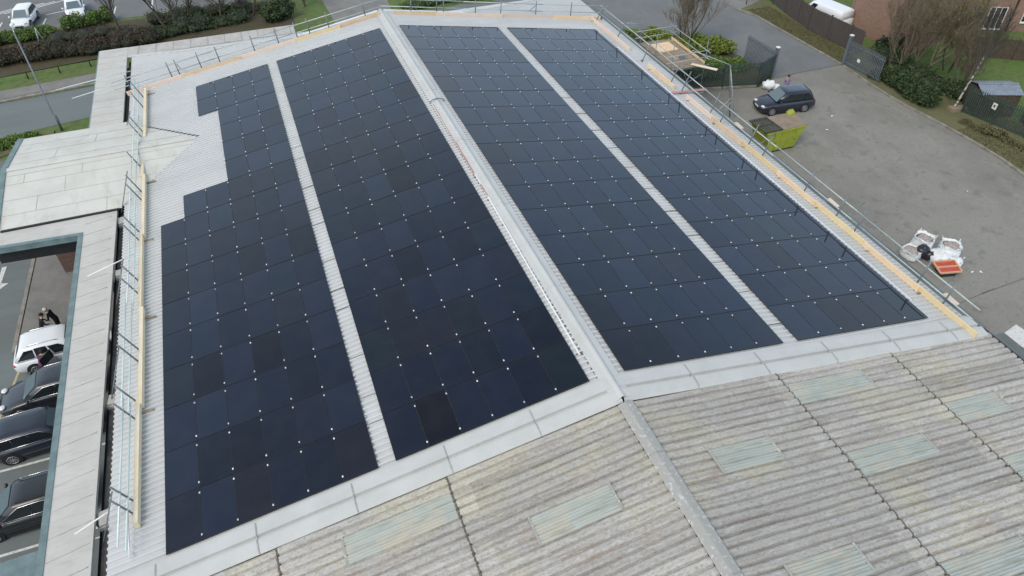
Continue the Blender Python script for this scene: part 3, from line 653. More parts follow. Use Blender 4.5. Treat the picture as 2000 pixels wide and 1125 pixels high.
sheet('planting_bed',[(17,33.2),(23.6,32.0),(29.2,30.4),(31.0,31.35),(31.1,35.5),(29.4,39.8),(26.3,43.3),(22,43.6),(17,42.5)],M['soil'],.0,th=.12)
sheet('planting_bed_left',[(-30,54.9),(-21,55.6),(-4.4,57.2),(-4.2,64.8),(-16,64.2),(-31,64.3)],M['soil'],.006)
def strip(name,pts,w,h,m,kind='structure',z=0):
    q=MB()
    for a,b in zip(pts[:-1],pts[1:]): q.bar((a[0],a[1],G+z+h/2),(b[0],b[1],G+z+h/2),w,h)
    return tag(q.build(name,m),kind=kind)
strip('kerb',[(38.15,-30),(38.2,12.6),(38.5,15),(38.5,17.2),(38.3,20.5),(37.9,23.7),(37.9,27.3),(38.2,31.0)],.16,.13,M['kerb'])
strip('kerb',[(38.2,31.3),(37.7,43.0),(37.05,45.0)],.16,.13,M['kerb'])
strip('kerb',[(-120,44.3),(-28.6,49.7),(-21.8,50.45),(-8,52.5)],.35,.12,M['kerb'])
strip('kerb',[(-23.9,18.6),(-23.75,30),(-24.15,41.9)],.2,.12,M['kerb'])
strip('kerb',[(17,33.0),(23.6,31.8),(29.2,30.4)],.18,.14,M['kerb'])
strip('road_marking',[(-24.2,12.9),(-23.6,16.6),(-23.3,18.6)],.12,.004,M['ypaint'],z=.004)
for y,w in ((10.9,.12),(6.45,.12),(5.95,.07)): strip('parking_line',[(-25.5,y),(-17.5,y)],w,.004,M['paint'],z=.004)
strip('parking_line',[(-25.0,12.0),(-24.6,13.6)],.1,.004,M['paint'],z=.004)
# arrow on the near road
q=MB(); z=G+.006
q.add([(-25.55,24.9,z),(-25.35,24.9,z),(-25.25,26.6,z),(-25.5,26.6,z)],[(0,1,2,3)]); q.add([(-25.6,24.2,z),(-24.95,24.9,z),(-25.3,25.0,z),(-25.9,24.95,z)],[(0,1,2,3)])
tag(q.build('road_arrow',M['paint']),kind='structure')
for x,y0,y1 in ((-28.0+.9,66.0,67.6),(-20.8,66.4,68.4),(-17.3,66.2,69.2),(-31,66,68)): strip('parking_line',[(x,y0),(x+.12,y1)],.14,.004,M['paint'],z=.008)
strip('parking_line',[(-27.1,68.6),(-24.5,69.4)],.14,.004,M['paint'],z=.008)
for k in range(5): strip('hatching',[(-33+k*1.0,70.2+k*.1),(-29.6+k*1.0,72.0+k*.1)],.16,.004,M['paint'],z=.008)
for k in range(14):  # marks, tar bands and cracks in the yard
    pass
for pts,w in (([(26,4.6),(29.5,4.75),(38,6.2)],.05),([(22,4.2),(27,4.7)],.04),([(30.4,31.0),(34,31.3),(38.2,31.3)],.12),([(29.0,2),(34,3.4)],.04)):
    strip('tar_joint',pts,w,.003,M['moss'],z=.005)
tag(MB().add([(24.3,1.75,G+.008),(25.8,2.1,G+.008),(26.0,.2,G+.008),(24.9,.3,G+.008)],[(0,1,2,3)][::-1]).build('parking_patch',M['paint']),kind='structure')
# ------------------------------------------------------------------ vegetation
def leafcloud(mb,c,r,n,s,flat=.6,shape=1.0):
    for _ in range(n):
        while True:
            p=Vector((rnd.uniform(-1,1),rnd.uniform(-1,1),rnd.uniform(-1,1)))
            if .15<p.length<1: break
        p=p*(.72+.28*rnd.random()) if p.length>.6 else p
        p=Vector((c[0]+p.x*r[0],c[1]+p.y*r[1],c[2]+p.z*r[2]))
        a=Vector((rnd.gauss(0,1),rnd.gauss(0,1),rnd.gauss(0,flat))).normalized(); b=a.cross(Vector((rnd.gauss(0,1),rnd.gauss(0,1),rnd.gauss(0,1)))).normalized()
        q=s*rnd.uniform(.5,1.3); w=q*rnd.uniform(.4,.8)
        mb.add([p-a*q,p+b*w,p+a*q,p-b*w],[(0,1,2,3)])
def shrub(name,label,cat,blobs,leaf,n,s,group=None,stems=4,kind=None):
    c=blobs[0][0]; e=empty(name,(c[0],c[1],G)); tag(e,label,cat,group,kind)
    q=MB(); tot=sum(r[0]*r[1]*r[2] for _,r in blobs)
    for cc,r in blobs:
        leafcloud(q,cc,r,max(20,int(n*r[0]*r[1]*r[2]/tot)),s)
    q.build('foliage',M[leaf],e)
    q=MB()
    for cc,r in blobs[:6]:
        for k in range(stems):
            a=rnd.uniform(0,6.28); t=Vector((cc[0]+r[0]*.6*math.cos(a),cc[1]+r[1]*.6*math.sin(a),cc[2]+r[2]*rnd.uniform(.2,.8)))
            b=Vector((cc[0]+.2*math.cos(a),cc[1]+.2*math.sin(a),G)); q.tube([b,(b+t)/2+Vector((0,0,.1)),t],[.035,.025,.01],5)
    q.build('stem',M['barkb'],e); return e
def baretree(name,label,base,h,leaf=None,m='bark',spread=.45,r0=.13,lean=(0,0),levels=5,group=None,nleaf=0,ls=.1,seed=1,multi=1,first=.25):
    rr=random.Random(seed); e=empty(name,(base[0],base[1],G)); tag(e,label,'tree',group)
    tr=MB();cr=MB();tips=[]
    def grow(p,d,L,r,lv,mb):
        pts=[p];rs=[r]; q=p;dd=d.copy(); n=4
        for i in range(n):
            dd=(dd+Vector((rr.gauss(0,.09),rr.gauss(0,.09),.03))).normalized(); q=q+dd*L/n; pts.append(q); rs.append(r*(1-.5*(i+1)/n))
        mb.tube(pts,rs,6 if lv<2 else 4 if lv<3 else 3,cap=False)
        if lv>=levels: tips.append(q); return
        k=rr.choice((3,4)) if lv<3 else rr.choice((2,3,3))
        if lv==0: k=8
        for i in range(k):
            t=rr.uniform(first if lv==0 else .3,1); a=pts[min(int(t*n),n-1)].lerp(pts[min(int(t*n)+1,n)],t*n-int(t*n) if t<1 else 1)
            side=Vector((rr.gauss(0,1),rr.gauss(0,1),rr.gauss(.1,.4))).normalized()
            nd=(dd*(1-spread)+side*spread+Vector((0,0,.22))).normalized()
            grow(a,nd,L*rr.uniform(.45,.7),max(r*.45*(1.1-.5*t),.007),lv+1,cr)
            tips.append(a)
        if lv<levels: grow(q,dd,L*.5,rs[-1],lv+1,cr)
    for mi in range(multi):
        a=6.28*mi/multi; off=Vector((.3*math.cos(a),.3*math.sin(a),0))*(multi>1)
        d=Vector((lean[0]+off.x*.9,lean[1]+off.y*.9,1)).normalized()
        grow(Vector((base[0],base[1],G))+off,d,h*.55*(1 if multi==1 else rr.uniform(.8,1.1)),r0,0,tr)
    tr.build('trunk',M[m],e); cr.build('crown',M['bark' if m!='barkb' else 'twig'],e)
    if leaf:
        q=MB()
        for k in range(nleaf):
            t=rr.choice(tips); p=t+Vector((rr.gauss(0,.22),rr.gauss(0,.22),rr.gauss(0,.22)))
            a=Vector((rr.gauss(0,1),rr.gauss(0,1),rr.gauss(0,1))).normalized(); b=a.cross(Vector((rr.gauss(0,1),rr.gauss(0,1),rr.gauss(0,1)))).normalized(); s=ls*rr.uniform(.5,1.3)
            q.add([p-a*s,p+b*s*.6,p+a*s,p-b*s*.6],[(0,1,2,3)])
        q.build('leaves',M[leaf],e)
    return e
def hedge(name,label,pts,w,h,leaf,dens,s,cat='hedge',base=0.0,jag=.3,core='leaf_deep'):
    e=empty(name,(pts[0][0],pts[0][1],G)); tag(e,label,cat); q=MB(); k=MB()
    for a,b in zip(pts[:-1],pts[1:]):
        L=math.hypot(b[0]-a[0],b[1]-a[1]); n=int(L*dens)
        steps=max(2,int(L/.8))
        for i in range(steps):
            t=(i+.5)/steps; x=a[0]+(b[0]-a[0])*t+rnd.uniform(-.2,.2); y=a[1]+(b[1]-a[1])*t+rnd.uniform(-.2,.2)
            hh=h*rnd.uniform(1-jag,1+jag*.5)
            leafcloud(q,(x,y,G+base+hh*.5),(w*rnd.uniform(.45,.65),w*rnd.uniform(.45,.65),hh*.55),int(n/steps),s)
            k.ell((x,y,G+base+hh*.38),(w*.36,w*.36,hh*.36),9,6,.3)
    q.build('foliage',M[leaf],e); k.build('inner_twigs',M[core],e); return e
# top left
hedge('green_hedge','bright green hedge between the car park and the brown shrubs',[(-33,61.8),(-29.5,62.6),(-26,63.0)],2.2,1.2,'leaf_green',900,.11)
hedge('green_hedge','darker green hedge in front of the second white car bonnet',[(-25,63.4),(-22.5,64.2),(-20.6,64.6)],1.6,1.4,'leaf_green',700,.11,core='leaf_dark')
hedge('brown_hedge','long brown leafless hedge beside the lawn at the left edge',[(-30.6,57.6),(-26,57.6),(-21.5,57.2),(-17,57.6)],2.3,1.5,'leaf_brown',900,.09,jag=.2)
hedge('brown_shrubs','tangle of grey brown twiggy shrubs behind the brown hedge',[(-26.5,60.4),(-22,61.2),(-19,60.5)],2.4,1.0,'leaf_brown',450,.07)
hedge('dark_shrubs','dark evergreen shrubs behind the far coping under the bare trees',[(-18,58.8),(-13,59.6),(-9,60.2)],2.6,1.2,'leaf_dark',520,.10,jag=.7)
hedge('mixed_shrubs','low olive shrubs along the far side of the bare trees',[(-17,62.2),(-12,62.8),(-6.5,62.6)],2.4,1.2,'leaf_olive',380,.09,jag=.7)
hedge('laurel_bush','dark rounded evergreen bush at the end of the shrub bed near the lawn',[(-6.8,58.6),(-4.6,59.4)],2.4,1.8,'leaf_dark',1500,.12,cat='bush')
hedge('verge_hedge','low green hedge on the verge by the lamp post foot',[(-32,40.6),(-28,41.4),(-25.2,42.3)],1.5,.8,'leaf_green',900,.09)
hedge('low_bushes','low green bushes beyond the far gable right of the path',[(6.5,57.2),(11,58.2),(17,57.5)],2.6,.9,'leaf_green',500,.10,jag=.5)
for k,(x,y,h,lb) in enumerate(((-19.9,60.2,7.5,'leaning dark bare tree in the shrubs nearest the second white car'),(-15.4,59.8,8.0,'bare tree with twin trunks in the middle of the far shrub bed'),(-13.6,61.2,7.8,'slender bare tree just right of the twin trunked one'),(-11.0,60.4,7.0,'bare tree in front of the red car'),(-8.2,61.0,6.8,'bushy bare tree at the right end of the shrub bed'),(-2.8,61.5,4.4,'small bare tree by the lawn beside the path'))):
    baretree('bare_tree',lb,(x,y),h,leaf='leaf_olive' if k not in(1,) else None,nleaf=250,ls=.07,seed=20+k,r0=.12,levels=5,group='bare trees beyond the far coping',multi=2 if k in(1,4) else 1,first=.1,lean=(-.12,.05) if k<3 else (0,0))
# bare tree by the gate
baretree('bare_tree','tall bare tree rising from the green bed beside the access road',(27.6,39.4),6.4,seed=5,r0=.085,levels=5,multi=4,spread=.42,first=.1,m='barkb')
hedge('golden_shrubs','bright yellow green shrubs in the bed beside the palisade fence',[(25.0,41.4),(28.0,39.0),(30.2,36.6)],2.2,1.3,'leaf_yellow',1300,.12,cat='shrubs',jag=.4,core='leaf_dark')
hedge('golden_shrubs','yellow green shrubs under the scaffold platform',[(20.5,41.6),(23.5,41.8)],2.0,1.2,'leaf_green',900,.12,cat='shrubs',jag=.4)
hedge('shade_shrubs','dark green ground cover right behind the black palisade fence',[(24.6,34.6),(27.5,34.8),(29.6,33.6)],2.4,.8,'leaf_green',1100,.1,cat='shrubs',jag=.4,core='leaf_dark')
hedge('shade_shrubs','dark ivy and twigs at the foot of the palisade fence',[(19,34.2),(23,33.6),(27,32.9)],1.6,1.1,'leaf_dark',900,.1,cat='shrubs',jag=.4)
# right boundary vegetation
hedge('boundary_hedge','dense dark green hedge along the right kerb of the yard',[(39.6,28.6),(39.5,25),(39.4,22.6)],2.0,1.4,'leaf_dark',1500,.12,jag=.6)
hedge('boundary_hedge','mixed green shrubs behind the dark hedge below the brick house',[(41.4,30.4),(42.0,27),(42.6,24.2),(43,22.5)],2.8,1.6,'leaf_dark',800,.11,jag=.7)
hedge('boundary_hedge','bramble covered in brown leaves in front of the dark green palisade fence',[(39.9,20.0),(40.8,16.6),(41.4,13.4),(41.6,10)],1.1,.6,'leaf_olive',500,.09,jag=.7,cat='shrubs')
hedge('yew_bush','black green upright bush right behind the open right gate',[(42.6,31.8),(43.2,30.8)],1.8,2.2,'leaf_deep',2000,.12,cat='bush')
for k,(x,y,h,lf,nl,lb) in enumerate(((41.0,28.3,6.6,'leaf_olive',450,'budding twiggy tree nearest the open right gate'),(42.2,26.6,6.8,'leaf_yellow',700,'yellow green budding tree in the middle of the right hedge'),(44.0,29.2,6.4,'leaf_olive',350,'tall brown budding tree in front of the brick house'),(45.6,27.0,5.6,'leaf_olive',600,'olive budding tree between the two houses'),(43.6,24.0,4.8,'leaf_olive',500,'tangled low tree just left of the birch'))):
    baretree('budding_tree',lb,(x,y),h,leaf=lf,nleaf=nl,ls=.08,seed=40+k,r0=.07,levels=5,m='barkb',multi=3,spread=.36,group='budding trees along the right boundary',first=.1)
baretree('birch_tree','white barked birch leaning over the dark green palisade fence',(40.8,21.6),7.6,seed=79,r0=.10,levels=5,m='birch',lean=(.26,-.05),spread=.34,first=.4)
tag(MB().poly([(40.3,21.2),(41.6,21.0),(41.7,21.5),(40.4,21.8)],G,G+.35).build('timber_sleeper',M['ply']),'short brown timber sleeper at the foot of the birch','timber')
# grass tufts
q=MB()
for _ in range(9000):
    x=rnd.uniform(38.6,41.5);y=rnd.uniform(5,19); p=Vector((x,y,G+.09)); s=rnd.uniform(.03,.1); a=rnd.uniform(0,6.28)
    q.add([p+Vector((math.cos(a)*.03,math.sin(a)*.03,0)),p-Vector((math.cos(a)*.03,math.sin(a)*.03,0)),p+Vector((rnd.gauss(0,.03),rnd.gauss(0,.03),s))],[(0,1,2)])
for _ in range(9000):
    t=rnd.random(); y=31.5+t*13; x=rnd.uniform(38.3-.04*(y-31),40.3); p=Vector((x,y,G+.09)); s=rnd.uniform(.03,.1); a=rnd.uniform(0,6.28)
    q.add([p+Vector((math.cos(a)*.03,math.sin(a)*.03,0)),p-Vector((math.cos(a)*.03,math.sin(a)*.03,0)),p+Vector((rnd.gauss(0,.03),rnd.gauss(0,.03),s))],[(0,1,2)])
tag(q.build('grass',M['leaf_olive']),'rough grass on the verges beside the yard','grass',kind='stuff')
# ------------------------------------------------------------------ fences and gates
def palisade(name,label,pts,h,m,cat='fence',step=.155,w=.075,posts=True,group=None):
    a0=pts[0]; e=empty(name,(a0[0],a0[1],G)); tag(e,label,cat,group); q=MB(); rl=MB(); 
    for a,b in zip(pts[:-1],pts[1:]):
        L=math.hypot(b[0]-a[0],b[1]-a[1]); dx,dy=(b[0]-a[0])/L,(b[1]-a[1])/L; n=int(L/step)
        for i in range(n):
            x=a[0]+dx*(i+.5)*step;y=a[1]+dy*(i+.5)*step; wx,wy=dx*w/2,dy*w/2; nx,ny=-dy*.012,dx*.012
            z0=G+.08;z1=G+h-.1
            q.hexa([(x-wx-nx,y-wy-ny,z0),(x+wx-nx,y+wy-ny,z0),(x+wx+nx,y+wy+ny,z0),(x-wx+nx,y-wy+ny,z0)],[(x-wx-nx,y-wy-ny,z1),(x+wx-nx,y+wy-ny,z1),(x+wx+nx,y+wy+ny,z1),(x-wx+nx,y-wy+ny,z1)])
            q.add([(x-wx,y-wy,z1),(x+wx,y+wy,z1),(x,y,z1+.1)],[(0,1,2)])
        for z in (G+.35,G+h-.35): rl.bar((a[0]+.03*dy,a[1]-.03*dx,z),(b[0]+.03*dy,b[1]-.03*dx,z),.04,.06)
        if posts:
            k=max(1,round(L/2.75))
            for i in range(k+1):
                x=a[0]+(b[0]-a[0])*i/k+.07*dy;y=a[1]+(b[1]-a[1])*i/k-.07*dx
                MB().box(x-.045,x+.045,y-.045,y+.045,G,G+h).build('post',m,e)
    q.build('pales',m,e); rl.build('rail',m,e); return e
palisade('palisade_fence','dark palisade fence between the planting bed and the yard',[(18.5,32.9),(23.4,31.9),(29.1,30.4),(31.0,31.3)],2.1,M['palisd'])
g=palisade('palisade_gate','open grey palisade gate leaf standing at the left of the yard entrance',[(31.15,31.5),(30.95,35.2)],2.3,M['palis'],'gate',posts=False)
MB().box(31.0,31.25,31.2,31.45,G,G+2.6).build('gate_post',M['palis'],g); MB().box(30.98,31.27,31.18,31.47,G+2.6,G+2.66).build('post_cap',M['white'],g)
g=palisade('palisade_gate','open grey palisade gate at the right of the yard entrance with small white notice',[(38.3,31.0),(38.6,27.2)],2.3,M['palis'],'gate',posts=False)
MB().box(38.15,38.4,31.0,31.25,G,G+2.6).build('gate_post',M['palis'],g); MB().box(38.13,38.42,30.98,31.27,G+2.6,G+2.66).build('post_cap',M['white'],g); MB().box(38.34,38.37,29.55,29.85,G+.85,G+1.1).build('notice',M['white'],g)
f=palisade('palisade_fence','dark green palisade fence below the garden sheds with a small pale sign',[(41.1,21.0),(42.3,16.4),(42.9,11.5),(43.2,2)],2.2,M['palisd'])
MB().box(41.27,41.32,18.7,19.05,G+1.35,G+1.8).build('sign',M['sign'],f)
MB().box(41.255,41.268,18.82,18.93,G+1.5,G+1.68).build('sign_symbol',M['dark'],f)
# close-board fence
def boardfence(label,pts,h):
    e=empty('timber_fence',(pts[0][0],pts[0][1],G)); tag(e,label,'fence'); q=MB();pp=MB()
    for a,b in zip(pts[:-1],pts[1:]):
        L=math.hypot(b[0]-a[0],b[1]-a[1]); n=int(L/.14); dx,dy=(b[0]-a[0])/L,(b[1]-a[1])/L
        for i in range(n):
            x=a[0]+dx*i*.14;y=a[1]+dy*i*.14; o=.012*(i%2)
            q.bar((x-dy*o,y+dx*o,G+.05),(x-dy*o,y+dx*o,G+h+rnd.uniform(-.02,.02)),.15,.022,up=(-dy,dx,0))
        for i in range(int(L/2.4)+1): x=a[0]+dx*i*2.4;y=a[1]+dy*i*2.4; MB().box(x-.06,x+.06,y-.06,y+.06,G,G+h+.12).build('post',M['fencewood'],e)
        for z in (.4,h-.35): pp.bar((a[0]-dy*.05,a[1]+dx*.05,G+z),(b[0]-dy*.05,b[1]+dx*.05,G+z),.05,.08)
    q.build('boards',M['fencewood'],e); pp.build('rail',M['fencewood'],e)
boardfence('tall dark brown timber fence between the access road and the white van',[(41.6,47.6),(40.2,38.5),(40.9,32.2)],2.1)
# black hoop barrier by the road corner
e=empty('hoop_barrier',(39.6,46.5,G)); tag(e,'black metal hoop barrier at the corner of the access road','barrier')
MB().tube([(38.6,46.0,G),(38.6,46.0,G+1.0)],.04).build('leg',M['dark'],e); MB().tube([(40.6,46.9,G),(40.6,46.9,G+1.0)],.04).build('leg',M['dark'],e); MB().tube([(38.55,45.98,G+1),(40.65,46.92,G+1)],.05).build('top_rail',M['dark'],e)
# post and rail on the lawn top left
e=empty('rail_fence',(-24,53.6,G)); tag(e,'low dark post and rail fence along the lawn by the street','fence')
MB().tube([(-40,51.6,G+.55),(-29,53.3,G+.55),(-18,54.8,G+.55)],.04,6).build('rail',M['dark'],e)
for k in range(9): MB().tube([(-39+k*2.4,51.75+k*.35,G),(-39+k*2.4,51.75+k*.35,G+.65)],.05,6).build('post',M['dark'],e)
# lamp post
e=empty('street_lamp',(-23.6,43.0,G)); tag(e,'tall slim grey street lamp rising from the near pavement','street lamp')
MB().tube([(-23.6,43.0,G),(-23.6,43.0,G+1.2),(-23.7,43.05,G+1.25),(-23.75,43.1,-1.0)],[.10,.10,.065,.05],8).build('post',M['palis'],e)
MB().tube([(-23.75,43.1,-1.05),(-23.9,43.9,-.85)],[.04,.035],8).build('arm',M['galv'],e)
MB().ell((-23.95,44.2,-.85),(.13,.38,.07),10,6).build('lantern',M['white'],e)
e=empty('guy_wire_post',(-26,61,G)); tag(e,'short white tripod stake in the green hedge behind the lamp head','stake')
for a in (0,2.1,4.2): MB().tube([(-26.6+.35*math.cos(a),60.6+.35*math.sin(a),G),(-26.6,60.6,G+1.7)],.03,5).build('leg',M['galv'],e)
# ------------------------------------------------------------------ vehicles
def loft(mb,secs,close=True):
    n=len(secs[0]); vs=[p for s in secs for p in s]; fs=[]
    for i in range(len(secs)-1):
        for k in range(n): fs.append((i*n+k,i*n+(k+1)%n,(i+1)*n+(k+1)%n,(i+1)*n+k))
    fs.append(tuple(range(n))[::-1]); fs.append(tuple(range((len(secs)-1)*n,len(secs)*n)))
    mb.add(vs,fs,True)
def vehicle(name,label,cat,x,y,rz,paint,L=4.45,W=1.82,Hh=1.62,kind='suv',rails=False,trim=False,opendoor=False,front_emblem=False,group=None):
    e=empty(name,(x,y,G),rz); tag(e,label,cat,group); w=W/2
    # body runs +x = front
    gc=.20; belt=Hh*(.60 if kind!='sedan' else .63); hood=belt-.06
    st=[(-L/2,.80,belt-.22,.42),(-L/2+.06,.90,belt-.10,.33),(-L/2+.35,.97,belt,.24),(-L*.22,1,belt+.01,gc),(0,1,belt,gc),(L*.2,1,belt-.02,gc),(L*.27,.99,hood,gc),(L/2-.55,.95,hood-.10,gc),(L/2-.16,.86,hood-.22,.26),(L/2-.02,.72,hood-.34,.36),(L/2,.66,.56,.42)]
    if kind=='van': st=[(-L/2,.95,belt+.1,.36),(-L/2+.05,.99,belt+.1,.3),(-L*.2,1,belt+.1,gc),(L*.22,1,belt+.05,gc),(L*.36,.97,belt-.12,gc),(L/2-.1,.88,belt-.42,.3),(L/2,.8,.6,.4)]
    secs=[]
    for (xx,ws,zt,zb) in st:
        a=w*ws; zm=zb+(zt-zb)*.55
        secs.append([(xx,-a*.90,zb),(xx,-a*.985,zb+.10),(xx,-a,zm),(xx,-a*.97,zt-.07),(xx,-a*.90,zt-.015),(xx,-a*.5,zt+.015),(xx,0,zt+.025),(xx,a*.5,zt+.015),(xx,a*.90,zt-.015),(xx,a*.97,zt-.07),(xx,a,zm),(xx,a*.985,zb+.10),(xx,a*.90,zb)])
    q=MB(); loft(q,[s[::-1] for s in secs]); body=q.build('body',M[paint],e,local=True)
    # greenhouse
    if kind=='suv': fb,ft,rt,rb=L*.25,L*.07,-L*.37,-L*.47
    elif kind=='sedan': fb,ft,rt,rb=L*.22,L*.05,-L*.24,-L*.37
    else: fb,ft,rt,rb=L*.37,L*.22,-L*.49,-L*.499
    zb_=belt-.04; zt_=Hh
    def ring(t):
        xf=fb+(ft-fb)*t; xr=rb+(rt-rb)*t; ww=w*(.93-.17*t if kind!='van' else .97-.08*t); z=zb_+(zt_-zb_)*(t**.95)
        return xf,xr,ww,z
    def ringpts(t,extra=0,zz=None):
        xf,xr,ww,z=ring(t); z=z if zz is None else zz; xf-=extra; xr+=extra; ww-=extra*.8; c=.16
        return [(xf,-ww+c*1.2,z),(xf,ww-c*1.2,z),(xf-c,ww-.02,z),((xf+xr)/2,ww,z),(xr+c,ww-.02,z),(xr,ww-c,z),(xr,-ww+c,z),(xr+c,-ww+.02,z),((xf+xr)/2,-ww,z),(xf-c,-ww+.02,z)]
    q=MB(); loft(q,[ringpts(0),ringpts(.5),ringpts(.9),ringpts(1.0,.03,zt_-.03),ringpts(1.0,.16,zt_+.012),ringpts(1,.42,zt_+.03)]); q.build('cabin',M[paint],e,local=True)
    def P(t,xt,side,off=.014):
        xf,xr,ww,z=ring(t); return (xr+(xf-xr)*xt,side*(ww+off),z)
    # windscreen and rear window
    def plate(pts,name,m): 
        MB().add(pts,[(0,1,2,3)]).build(name,M[m],e,local=True)
    for (base,nm,t0,t1,mm) in ((1,'windscreen',.10,.93,'glassb'),(0,'rear_window',.3,.92,'glass')):
        if kind=='van' and base==0: continue
        xf,xr,ww,z=ring(t0); a=(xf if base else xr)+(.02 if base else -.02); xf2,xr2,ww2,z2=ring(t1); b=(xf2 if base else xr2)+(.02 if base else -.02)
        pts=[(a,-ww+.17,z),(a,ww-.17,z),(b,ww2-.17,z2),(b,-ww2+.17,z2)]
        if not base: pts=pts[::-1]
        plate(pts,nm,mm)
    for side in (-1,1):
        rng=((.09,.30),(.325,.58),(.60,.83)) if kind!='van' else ((.76,.90),)
        for i,(a,b) in enumerate(rng):
            t0,t1=.16,.84
            if kind!='van' and i==2: pts=[P(t0,a,side),P(t0,.93,side),P(t1,b,side),P(t1,a,side)]
            elif kind!='van' and i==0: pts=[P(t0,.045,side),P(t0,b,side),P(t1,b,side),P(t1,a+.03,side)]
            else: pts=[P(t0,a,side),P(t0,b,side),P(t1,b,side),P(t1,a,side)]
            if side>0: pts=pts[::-1]
            if opendoor and side==-1 and i==1: 
                q=MB(); q.add([P(.9,a,side,.02),P(.9,b,side,.02),(P(t0,b,side)[0],side*(w*1.012),.42),(P(t0,a,side)[0],side*(w*1.012),.42)],[(0,1,2,3)]); q.build('door_opening',M['dark'],e,local=True)
                hx=P(t0,b,side)[0]; door=MB(); dd=.95
                T=Matrix.Translation((hx,side*(w+.01),0))@Matrix.Rotation(R(58)*(1 if side<0 else -1),4,'Z')
                door.box(-dd,0,-.05,.03,.42,belt,T); dr=door.build('door',M[paint],e,local=True)
                door=MB(); door.box(-dd+.12,-.04,-.03,.0,belt+.004,Hh-.12,T); door.build('door_window',M['glass'],e,local=True)
                continue
            plate(pts,'side_window','glass')
        if trim:
            q=MB(); q.tube([P(.12,.05,side,.02),P(.12,.95,side,.02)],.014,5); q.tube([P(.12,.05,side,.02),P(.86,.12,side,.02),P(.90,.5,side,.02),P(.86,.83,side,.02),P(.12,.95,side,.02)],.014,5); q.build('window_trim',M['chrome'],e,local=True)
        if rails:
            q=MB(); xf,xr,ww,z=ring(1); q.tube([(xr+.35,side*(ww-.13),z+.02),(xr+.5,side*(ww-.13),z+.08),(xf-.4,side*(ww-.13),z+.08),(xf-.2,side*(ww-.13),z+.02)],.018,6); q.build('roof_rail',M['dark'] if paint!='cwhite' else M['chrome'],e,local=True)
        # mirrors
        MB().ell((fb-.28,side*(w+.09),belt+.09),(.08,.11,.075),10,6).build('mirror',M[paint],e,local=True)
        # lights
        MB().ell((L/2-.20,side*w*.62,.70 if kind!='van' else .9),(.15,.17,.06),10,6).build('headlight',M['lamp'],e,local=True)
        MB().ell((-L/2+.10,side*w*.80,belt-.18),(.08,.13,.07),10,6).build('tail_light',M['redlight'],e,local=True)
    # wheels
    for xx in (L*.305,-L*.295):
        for side in (-1,1):
            rw=.335; yy=side*(w-.10)
            q=MB(); q.tube([(xx,side*(w-.30),rw+.02),(xx,side*(w+.004),rw+.02)],rw+.06,20,smooth=False); q.build('wheel_arch',M['dark'],e,local=True)
            q=MB(); q.tube([(xx,yy-side*.1,rw),(xx,yy+side*.09,rw),(xx,yy+side*.115,rw)],[rw,rw,rw-.03],22); wh=q.build('wheel',M['tyre'],e,local=True)
            q=MB(); q.tube([(xx,yy+side*.112,rw),(xx,yy+side*.118,rw)],.07,12)
            for k in range(10): a=2*math.pi*k/10; q.bar((xx+.05*math.cos(a),yy+side*.118,rw+.05*math.sin(a)),(xx+.22*math.cos(a),yy+side*.118,rw+.22*math.sin(a)),.035,.012,up=(0,1,0))
            q.tube([(xx+.225*math.cos(2*math.pi*k/20),yy+side*.117,rw+.225*math.sin(2*math.pi*k/20)) for k in range(21)],.016,5,cap=False)
            q.build('rim',M['rim'],wh,local=True)
    # grille, plates, sills
    q=MB(); q.box(L/2-.03,L/2+.012,-w*.42,w*.42,.36,.50); q.build('grille',M['dark'],e,local=True)
    q=MB(); q.box(L/2+.002,L/2+.02,-.26,.26,.52,.61); q.build('number_plate',M['white'],e,local=True)
    q=MB(); q.box(-L/2-.014,-L/2+.01,-.26,.26,.60,.70); q.build('number_plate',M['white'],e,local=True)
    q=MB()
    for side in (-1,1): q.box(-L*.2,L*.21,side*w*.985-.02,side*w*.985+.02,.20,.33)
    q.build('sill',M['dark'],e,local=True)
    return e
vehicle('parked_car','dark blue black hatchback suv parked in the yard behind the lime skip','car',28.75,26.55,R(172),'cblue',L=4.5,W=1.85,Hh=1.62)
vehicle('parked_car','white suv with rear door open parked nose under the left canopy','car',-21.25,17.55,R(2),'cwhite',L=4.4,W=1.8,Hh=1.6,rails=True,opendoor=True)
vehicle('parked_car','dark slate car with chrome window line, directly in front of the white suv','car',-21.55,14.75,R(182),'cgrey',L=4.5,W=1.8,Hh=1.5,trim=True)
vehicle('parked_car','blue black estate with chrome ringed windows, second dark car from the canopy corner','car',-21.6,12.05,R(3),'cblue',L=4.6,W=1.82,Hh=1.5,kind='suv',trim=True)
vehicle('parked_car','black suv with roof rails nearest the camera beside the canopy','car',-21.75,8.05,R(181),'cblack',L=4.5,W=1.86,Hh=1.66,rails=True,trim=True)
vehicle('parked_car','white small car facing the hedge, leftmost in the far car park','car',-28.6,66.9,R(-97),'cwhite',L=4.1,W=1.75,Hh=1.48,kind='suv',group='white cars in the far car park')
vehicle('parked_car','white saloon behind the dark hedge, right of the small white car','car',-24.2,67.6,R(-84),'cwhite',L=4.4,W=1.75,Hh=1.42,kind='sedan',group='white cars in the far car park')
vehicle('parked_car','dark red car glimpsed through the bare trees at the top edge','car',-12.2,68.9,R(180),'cred',L=4.2,W=1.75,Hh=1.45)
vehicle('parked_van','white panel van parked behind the tall dark timber fence','van',42.3,39.0,R(99),'cwhite',L=5.0,W=1.95,Hh=2.1,kind='van')
